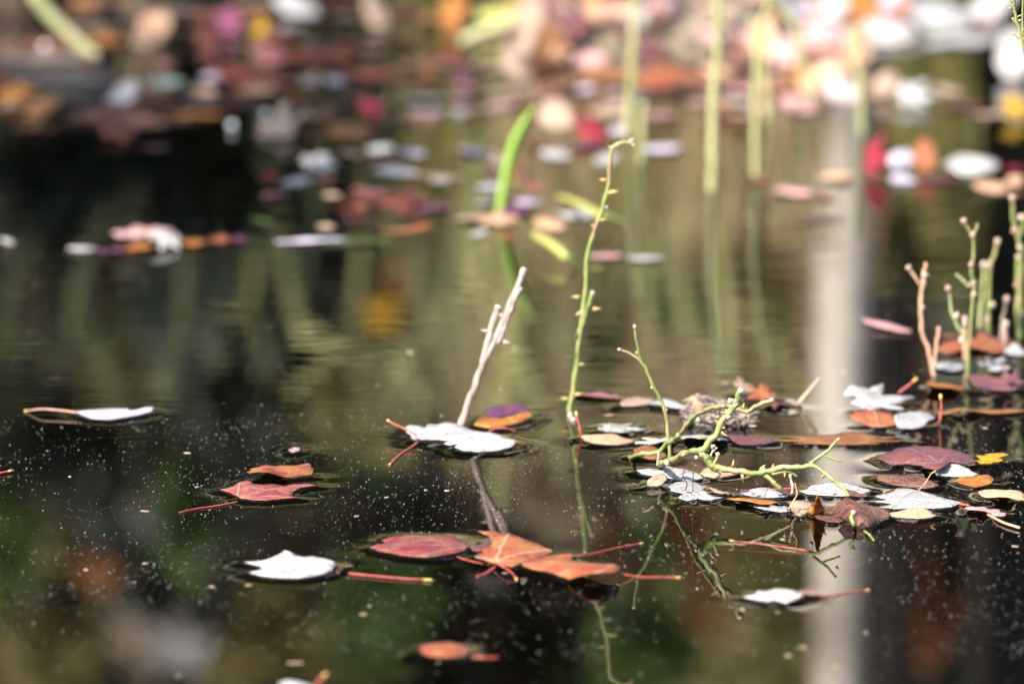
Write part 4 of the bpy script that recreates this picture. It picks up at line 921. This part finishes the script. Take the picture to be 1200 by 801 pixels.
# ------------------------------------------------------------------ pollen specks and chaff on the surface
b = MB(); n_ = 0
while n_ < 11500:
    y = random.uniform(4.5, 6.3) if random.random() < .35 else random.uniform(4.6, 5.35); x = random.uniform(-.42, .42)
    if noise.noise(Vector((x * 9, y * 4, 3))) + .8 * noise.noise(Vector((x * 30, y * 12, 8))) + .5 * math.exp(-kd.find((x, y, 0))[2] / .012) < random.uniform(-.6, .7): continue
    if kd.find((x, y, 0))[2] < .0025: continue
    r = .00010 + .00026 * random.random() ** 4.5; n_ += 1
    a, e = random.uniform(0, 3.1), random.uniform(.6, 1.7)
    ca, sa = math.cos(a) * r, math.sin(a) * r
    b.add([(x + ca * e, y + sa * e, .0002), (x - sa, y + ca, .0002), (x - ca * e, y - sa * e, .0002), (x + sa, y - ca, .0002), (x, y, .0002 + r), (x, y, -r)],
          [(0, 1, 4), (1, 2, 4), (2, 3, 4), (3, 0, 4), (1, 0, 5), (2, 1, 5), (3, 2, 5), (0, 3, 5)])
tag(b.build('pollen_specks', m_speck, smooth=False), 'pale pollen specks scattered over the dark water', None, None, 'stuff')
b = MB()
for i in range(60):
    y = random.uniform(4.5, 5.6); x = random.uniform(-.4, .4); L = random.uniform(.0008, .0028) * (1.8 if random.random() < .08 else 1); w = random.uniform(.0003, .0009); a = random.gauss(0, .5)
    if kd.find((x, y, 0))[2] < .004: continue
    ca, sa = math.cos(a), math.sin(a)
    top = [(x + ca * L * s - sa * w * q, y + sa * L * s + ca * w * q, .0003 + .0003 * random.random()) for s, q in ((-1, -.2), (-.5, -1), (.4, -.8), (1, .1), (.3, .9), (-.6, .8))]
    b.add(top + [(p[0], p[1], -.0002) for p in top], [(0, 1, 2, 3, 4, 5)] + [(i_, (i_ + 1) % 6, (i_ + 1) % 6 + 6, i_ + 6) for i_ in range(6)])
tag(b.build('chaff_flakes', m_chaff, smooth=False), 'tan flakes of chaff drifting on the dark water', None, None, 'stuff')

# debris clump of fibres and wet seeds
c = G(842, 494); st = thing('debris_clump', c, 'grey-brown clump of matted fibres and wet seeds behind the raised canes', 'debris')
b = MB()
for i in range(150):
    u = random.uniform(-1, 1); hmax = .013 * max(.1, 1 - abs(u + .3) ** 1.6 * .6)
    q = Vector((c.x + .021 * u, c.y + random.uniform(-.02, .03), random.uniform(0, hmax))); d = Vector((random.gauss(0, 1), random.gauss(0, 1), random.gauss(0, .5))).normalized() * random.uniform(.003, .008)
    r = random.uniform(.0004, .0014); b.tube([q - d, q - d * .3 + Vector((0, 0, .001)), q + d * .4, q + d], [r * .5, r, r * .9, r * .4], 5)
for i in range(26):
    u = random.uniform(-1, 1); b.ball((c.x + .018 * u, c.y + random.uniform(-.015, .02), .002), random.uniform(.003, .006), .7, 7, 5, .35)
b.build('fibre_mat', m_clump, st)
b = MB()
for i in range(60):
    u = random.uniform(-1, 1); q = Vector((c.x + .022 * u, c.y + random.uniform(-.024, .02), 0)); q.z = random.uniform(.001, .014 * max(.2, 1 - abs(u + .3) ** 1.6 * .5))
    b.ball(q, random.uniform(.0005, .0014), random.uniform(.6, 1), 7, 5, .2)
tag(b.build('seeds', m_bead, st), None, None, None, 'stuff')

for i in range(16):
    x, y = random.uniform(-20, 560), random.uniform(2, 125); a = random.gauss(0, .35); Lp = random.uniform(25, 75); b = MB()
    q = spline([G(x - Lp, y - Lp * .12 * a, .004), G(x, y, .010), G(x + Lp * .8, y + Lp * .12 * a + random.gauss(0, 4), .003)], 5); rr = random.uniform(.0010, .0024)
    b.tube(q, [rr * (1.1 - .5 * k / len(q)) for k in range(len(q))], 7); tag(b.build('fallen_twig', m_log), 'dim fallen twig lying among the shaded far debris', 'twig', 'dim fallen twigs in the shaded far debris')
# weathered sticks in the shaded shallows, white balls painted in for blurred glints
for lab, pts, r in (('upper weathered stick lying half out of the water', [(-60,78),(0,74),(50,72),(104,70)], .0065), ('lower dim stick lying parallel under the upper one', [(-60,92),(10,96),(70,97),(128,96)], .007)):
    b = MB(); q = spline([V(x, y, G(600, 100).y) if 'leaning' in lab else G(x, y, r * .3) for x, y in pts], 5); b.tube(q, [r * (1 + .12 * math.sin(i * 1.3)) for i in range(len(q))], 10); tag(b.build('stick', m_log), lab, 'stick')
for px, py, lab in ((53,55,'white ball painting a blurred glint above the upper weathered stick'), (26,92,'white ball painting a blurred glint between the two weathered sticks'), (272,147,'white ball painting a blurred glint beside the beige leaf'), (311,134,'white ball painting a blurred glint before the beige leaf')):
    b = MB(); b.ball((0, 0, 0), .0030 if py < 300 else .0016, 1, 12, 8, .15); o = b.build('glint_ball', m_glint); o.location = G(px, py, .0035); tag(o, lab, 'seed')

# ------------------------------------------------------------------ the far bank: what the pond mirrors
def fol_mesh(c, rx, ry, rz, n, size, clumps=26, gap=.0):
    b = MB(); cs = []
    for i in range(clumps):
        v = Vector((random.gauss(0, 1), random.gauss(0, 1), random.gauss(0, 1))).normalized() * random.random() ** .4
        cs.append((Vector((c[0] + v.x * rx, c[1] + v.y * ry, c[2] + v.z * rz)), random.uniform(.55, 1.2)))
    sp = min(rx, rz) * .34
    for i in range(n):
        cc, s = random.choice(cs); p = cc + Vector((random.gauss(0, 1), random.gauss(0, 1), random.gauss(0, 1))) * sp * s
        a = Vector((random.gauss(0, 1), random.gauss(0, 1), random.gauss(0, .8))).normalized(); q = a.orthogonal().normalized(); w = a.cross(q)
        q = q * size * random.uniform(.6, 1.4); w = w * size * random.uniform(.25, .55)
        b.add([p - q, p - w, p + q, p + w], [(0, 1, 2, 3)])
    return b
def shrub(lab, px, py0, py1, wpx, D, m, n=900, size=.03, name='shrub', cat='shrub', ry=None, stemm=None):
    """a leafy bush on the bank; mirrored it spans pixel rows py0..py1"""
    lo, hi = M(px, py0, D), M(px, py1, D); g = gz(lo.x, D); zc, rz = (lo.z + hi.z) / 2, max(.08, (hi.z - lo.z) / 2); rx = wpx * .5e-4 * D
    st = thing(name, (lo.x, D, g), lab, cat)
    f = fol_mesh((lo.x, D, zc), rx * .8, ry or rx * .7, rz * .8, int(n * 2.2), size * .62, 40)
    if zc - rz > g + .1: f2 = fol_mesh((lo.x, D, (zc + g) / 2), rx * .6, rx * .6, (zc - g) / 2, int(n * .7), size * .6, 40); f.add(f2.v, f2.f)
    f.build('foliage', m, st, False)
    b = MB()
    for i in range(9):
        e = Vector((lo.x + random.uniform(-.6, .6) * rx, D + random.uniform(-.4, .4) * rx, zc + rz * random.uniform(0, .6)))
        a = Vector((lo.x + random.uniform(-.1, .1) * rx, D, g - .03)); b.tube(spline([a, a.lerp(e, .5) + Vector((random.uniform(-.1, .1) * rx, 0, .03)), e], 5), [.0048 * (1 - .6 * t / 10) for t in range(11)], 6)
    b.build('stems', stemm or m_darkbark, st)
    return st
def tree(lab, px, D, r, h, mbark, mfol, crown_z, rx, rz, n=2500, size=.06, lean=0.0, limbs=7, name='tree'):
    x = M(px, 400, D).x; g = gz(x, D); st = thing(name, (x, D, g), lab, 'tree')
    b = MB(); q = spline([(x, D, g - .1), (x + lean * .3, D, g + h * .3), (x + lean * .6, D + .05, g + h * .6), (x + lean, D, g + h)], 7); k = len(q)
    b.tube(q, [r * (1.35 if i == 0 else 1.12 - .75 * i / k) for i in range(k)], 14)
    for i in range(limbs):
        t = random.uniform(.35, .95); a = q[int(t * (k - 1))]; th = random.uniform(0, 6.28)
        e = a + Vector((math.cos(th) * rx * .7, math.sin(th) * rx * .7, rz * random.uniform(.1, .5)))
        b.tube(spline([a, a.lerp(e, .5) + Vector((0, 0, .05)), e], 4), [r * .4 * (1 - .7 * s / 8) for s in range(9)], 7)
    b.build('trunk', mbark, st)
    fol_mesh((x + lean, D, g + crown_z), rx, rx, rz, n, size, 40).build('crown', mfol, st, False)
    return st
# trunks whose mirror images cross the picture
tree('slim pale-barked tree on the far bank, its white trunk mirrored in the pond', 989, 8.2, .0235, 9.0, m_palebark, m_fol_olive, 8.2, .7, .8, lean=-.05)
tree('thick dark-barked tree behind the pale tree on the far bank', 1180, 8.9, .042, 9.5, m_darkbark, m_fol_rust, 8.8, .8, .8, lean=.02)
tree('dark-barked tree close beside the pale tree', 1048, 8.7, .021, 9.0, m_darkbark, m_fol_olive, 8.3, .7, .8)
tree('tan-barked tree deeper in the wood', 608, 12.0, .036, 9.5, m_tanbark, m_fol_rust, 8.6, .8, .8)
# evergreens that make the dark of the shaded side
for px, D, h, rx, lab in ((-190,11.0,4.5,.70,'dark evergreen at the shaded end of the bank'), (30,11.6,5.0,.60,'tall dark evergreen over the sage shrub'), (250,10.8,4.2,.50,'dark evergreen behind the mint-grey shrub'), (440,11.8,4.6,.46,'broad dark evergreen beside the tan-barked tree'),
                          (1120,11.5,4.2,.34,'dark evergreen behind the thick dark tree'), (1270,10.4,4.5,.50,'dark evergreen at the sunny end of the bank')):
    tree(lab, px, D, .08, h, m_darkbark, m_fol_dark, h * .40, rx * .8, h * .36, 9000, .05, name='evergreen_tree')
for a in (
 ('grey-sage shrub at the water edge', 215,315,410,110,8.4,m_fol_sage,420,.02), ('straw-olive shrub at the shaded water edge', 70,320,400,90,8.4,m_fol_tan,240,.02), ('low olive shrub on the shaded bank', 130,370,450,110,8.6,m_fol_olive,240,.02),
 ('green shrub at the shaded end', -5,590,690,90,9.2,m_fol_green,420,.024), ('green shrub sprig before the tall evergreen', 215,585,640,80,9.0,m_fol_green,220,.02), ('green leafy shrub near the middle', 445,650,750,120,9.2,m_fol_green,520,.022),
 ('olive shrub high on the shaded slope', 60,745,811,140,9.8,m_fol_olive,420,.026), ('pale olive shrub on the slope near the middle', 340,740,850,190,10.0,m_fol_olive,620,.026), ('green shrub below the tan-barked tree', 755,690,830,140,9.4,m_fol_green,520,.024),
 ('dry tan shrub near the tan-barked tree', 650,500,620,110,9.0,m_fol_tan,380,.02), ('olive shrub before the dry tan one', 870,270,430,130,8.3,m_fol_olive,620,.02), ('olive-green shrub beside the pale trunk', 895,560,800,120,9.0,m_fol_olive,560,.022),
 ('golden olive shrub between the pale and the dark tree', 1095,225,340,110,8.3,m_fol_olive,560,.018), ('sage shrub between the pale and the dark tree', 1125,335,420,60,8.6,m_fol_sage,380,.018), ('rusty shrub beyond the pale tree', 1090,640,780,50,8.9,m_fol_rust,200,.024),
 ('brown shrub low at the middle of the bank', 800,610,720,170,9.8,m_fol_rust,360,.026), ('dark yew shrub at the middle of the bank', 700,320,440,70,8.4,m_fol_dark,520,.018), ('olive shrub under the second evergreen', 430,410,500,150,8.9,m_fol_olive,220,.02),
 ('yellow-olive shrub by the yellow-green canes', 620,380,520,110,8.8,m_fol_olive,420,.02), ('low green shrub by the blurred stalks', 800,260,360,120,8.2,m_fol_green,380,.018), ('low olive shrub near the canes', 660,240,320,120,8.1,m_fol_olive,300,.018),
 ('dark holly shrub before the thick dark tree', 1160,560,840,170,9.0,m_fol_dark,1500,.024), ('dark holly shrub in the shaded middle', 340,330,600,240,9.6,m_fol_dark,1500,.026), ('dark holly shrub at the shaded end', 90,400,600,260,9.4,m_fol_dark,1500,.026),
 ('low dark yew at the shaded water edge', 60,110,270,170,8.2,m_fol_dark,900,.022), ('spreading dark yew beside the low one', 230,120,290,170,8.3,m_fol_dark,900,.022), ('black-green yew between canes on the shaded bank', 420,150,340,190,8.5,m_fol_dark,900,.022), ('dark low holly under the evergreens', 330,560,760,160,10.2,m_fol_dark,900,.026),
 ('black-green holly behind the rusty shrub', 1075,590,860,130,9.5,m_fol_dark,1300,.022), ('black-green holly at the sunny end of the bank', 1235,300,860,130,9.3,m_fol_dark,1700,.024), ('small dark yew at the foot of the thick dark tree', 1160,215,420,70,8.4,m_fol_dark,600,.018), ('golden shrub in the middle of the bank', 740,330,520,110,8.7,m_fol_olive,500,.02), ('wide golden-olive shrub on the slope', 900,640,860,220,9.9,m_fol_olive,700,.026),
 ('tan dry shrub beside the pale trunk', 800,420,540,150,9.2,m_fol_tan,420,.022)):
    shrub(*a)
# bare olive canes at the water edge (mirrored as slanting green strokes)
def thicket(lab, strokes, D, m, name='cane_thicket'):
    x0 = M(strokes[0][0][0][0], 400, D).x; st = thing(name, (x0, D, gz(x0, D)), lab, 'shrub')
    for pts, r in strokes:
        q = [M(x, y, D) for x, y in pts]; q.insert(0, Vector((q[0].x + random.gauss(0, .07), D, gz(q[0].x, D) - .05))) if q[0].z > gz(q[0].x, D) else None
        cane(st, 'cane', q, r, r * .7, m, 5)
thicket('thicket of yellow-green canes at the middle of the bank', [([(585,300),(592,350),(600,420),(590,500),(580,600)], .0060), ([(545,250),(560,330),(605,420),(660,520)], .006), ([(625,240),(612,340),(575,480)], .006), ([(560,300),(515,350),(465,440)], .006), ([(600,300),(640,380),(700,410)], .0035)], 8.1, m_cane)
thicket('thicket of bare olive canes on the shaded bank', [([(90,350),(115,400),(140,470)], .0078), ([(215,350),(205,400),(185,460)], .0078), ([(345,350),(370,390),(470,440),(500,470)], .0078), ([(10,350),(40,400),(90,430)], .004), ([(300,310),(260,360),(210,400)], .004), ([(420,330),(400,400),(340,460)], .004)], 8.3, m_cane)
thicket('thicket of green canes behind the blurred stalks', [([(850,235),(850,330),(855,440)], .0078), ([(758,310),(762,380),(765,440)], .004), ([(800,360),(880,370),(930,440),(950,500)], .005)], 8.0, m_cane)
def tangle(lab, x0, x1, y0, y1, D, m, n):
    c0 = M((x0 + x1) / 2, y0, D); st = thing('twig_tangle', (c0.x, D, gz(c0.x, D)), lab, 'shrub'); b = MB()
    for i in range(n):
        dd = D + random.uniform(-.15, .25); x = random.uniform(x0, x1); y = random.uniform(y0, y1); a = M(x, y0 - 40, dd); a.x += random.gauss(0, .04)
        a.z = max(gz(a.x, dd) - .02, a.z - .25); e = M(x + random.gauss(0, 70), y + random.uniform(0, 60), dd); m_ = a.lerp(e, .6) + Vector((random.gauss(0, .03), 0, abs(e.z - a.z) * random.uniform(.1, .5)))
        q = spline([a, m_, e, e + Vector((random.gauss(0, .05), 0, random.uniform(-.08, .03)))], 5); b.tube(q, [random.uniform(.0018, .0034) * (1 - .5 * k / len(q)) for k in range(len(q))], 6)
    b.build('twigs', m, st)
tangle('tangle of arching olive twigs behind the tall green stem', 470, 740, 240, 480, 8.2, m_olive, 46)
tangle('tangle of arching tan twigs beside the pale trunk', 720, 950, 230, 520, 8.4, m_tanstalk, 40)
tangle('tangle of dim twigs on the shaded bank', 30, 440, 250, 460, 8.5, m_olive, 34)
def tussock(lab, px, y0, y1, wpx, D, m, n):
    """a clump of dry grass: thin arching blades"""
    lo, hi = M(px, y0, D), M(px, y1, D); g = gz(lo.x, D); w = wpx * .5e-4 * D; st = thing('grass_tussock', (lo.x, D, g), lab, 'grass clump'); b = MB()
    for i in range(n):
        a = Vector((lo.x + random.gauss(0, .35) * w, D + random.gauss(0, .08), g - .02)); hgt = (hi.z - g) * random.uniform(.45, 1.0)
        e = a + Vector((random.gauss(0, .5) * w, random.gauss(0, .08), hgt)); k = a.lerp(e, .55) + Vector((0, 0, hgt * .18)); e.z -= hgt * random.uniform(0, .25)
        q = spline([a, k, e], 4); fl = Vector((random.uniform(.5, 1), random.uniform(-.6, .6), 0)) * random.uniform(.0022, .0045); v = []
        for z, c_ in enumerate(q): f_ = fl * (1 - .85 * z / (len(q) - 1)); v += [c_ - f_, c_ + f_]
        b.add(v, [(2 * z, 2 * z + 1, 2 * z + 3, 2 * z + 2) for z in range(len(q) - 1)])
    b.build('blades', m, st, False)
for a in (('dry straw tussock close to the tan-barked tree', 640, 200, 420, 120, 7.95, m_drygrass, 260), ('dry straw tussock behind the tallest blurred stalk', 820, 200, 400, 150, 7.95, m_drygrass, 320), ('straw tussock against the pale trunk', 920, 200, 380, 90, 8.0, m_drygrass, 220),
          ('olive tussock beside the straw ones', 720, 200, 360, 110, 7.9, m_olivegrass, 220), ('olive tussock beyond the pale trunk', 1085, 200, 330, 100, 7.9, m_olivegrass, 220), ('dim olive tussock by the hanging orange leaves', 520, 300, 400, 70, 8.0, m_olivegrass, 45), ('straw tussock high behind the straw ones', 760, 300, 640, 170, 8.8, m_drygrass, 300), ('straw tussock beyond the shaded canes', 560, 330, 660, 120, 8.8, m_drygrass, 200)):
    tussock(*a)
# leaves still hanging on thin twigs over the bank
for px, py, w, h, D, mname, lab in ((448,362,40,34,7.9,'yellow','orange leaf hanging from a bare twig, mirrored in the pond'), (463,335,26,40,7.9,'orange','second orange leaf hanging on the same bare twig'), (115,668,46,44,9.2,'amber','rust leaf hanging from a high twig on the shaded bank'),
                                    (210,750,62,56,9.6,'grey','large pale dead leaf hanging from a high twig')):
    c = M(px, py, D); rx, rz = w * .75e-4 * D, h * .7e-4 * D
    st = thing('hanging_leaf', (c.x, D, c.z), lab, 'leaf')
    o2 = outline('maple'); q = np.array(o2); lo, hi = q.min(0), q.max(0); b = MB()
    P_ = [(c.x + ((p[1] - lo[1]) / (hi[1] - lo[1]) - .5) * 2 * rx, D - ((p[1] - lo[1]) / (hi[1] - lo[1]) - .5) * 2 * rx + .004 * math.sin(i), c.z - ((p[0] - lo[0]) / (hi[0] - lo[0]) - .5) * 2 * rz) for i, p in enumerate(q)]
    b.add([(c.x, D + .006, c.z)] + P_, [(0, 1 + i, 1 + (i + 1) % len(P_)) for i in range(len(P_))])
    o = b.build('blade', LM[mname], st); o.data.uv_layers.new(name='UVMap')
    for lp in o.data.loops:
        w_ = o.data.vertices[lp.vertex_index].co; o.data.uv_layers[0].data[lp.index].uv = (.5 - (w_.z - c.z) / (2 * rz), (w_.x - c.x) / (2 * rx))
    md = o.modifiers.new('thickness', 'SOLIDIFY'); md.thickness = .0004
    b = MB(); g = gz(c.x + .12, D); b.tube(spline([(c.x + .10, D + .03, g - .03), (c.x + .07, D + .02, c.z * .6 + g * .4), (c.x + .02, D + .01, c.z + rz * 1.5), (c.x, D, c.z + rz * .9)], 6), .0022, 6); b.build('twig', m_darkbark, st)
# a leafy tree outside the view, whose crown shades the far corner of the pond
st = thing('tree', (-2.6, 8.6, gz(-2.6, 8.6)), 'leafy tree on the bank shading the far corner of the pond', 'tree')
b = MB(); b.tube(spline([(-2.6, 8.6, 0), (-2.55, 8.5, 1.0), (-2.6, 7.6, 2.2), (-2.7, 5.9, 3.1)], 6), [.09 * (1.1 - .6 * i / 19) for i in range(19)], 10)
b.tube(spline([(-2.5, 8.4, 1.2), (-2.5, 7.6, 1.7), (-2.0, 6.0, 1.9), (-1.62, 5.0, 1.95)], 6), [.035 * (1.1 - .8 * i / 19) for i in range(19)], 8); b.build('trunk', m_darkbark, st)
f1 = fol_mesh((-1.62, 5.15, 1.92), .30, .55, .22, 620, .045, 18); f3 = fol_mesh((-2.79, 5.75, 3.1), .56, 1.25, .75, 5200, .06, 48); f1.add(f3.v, f3.f); f1.build('crown', m_fol_olive, st, False)
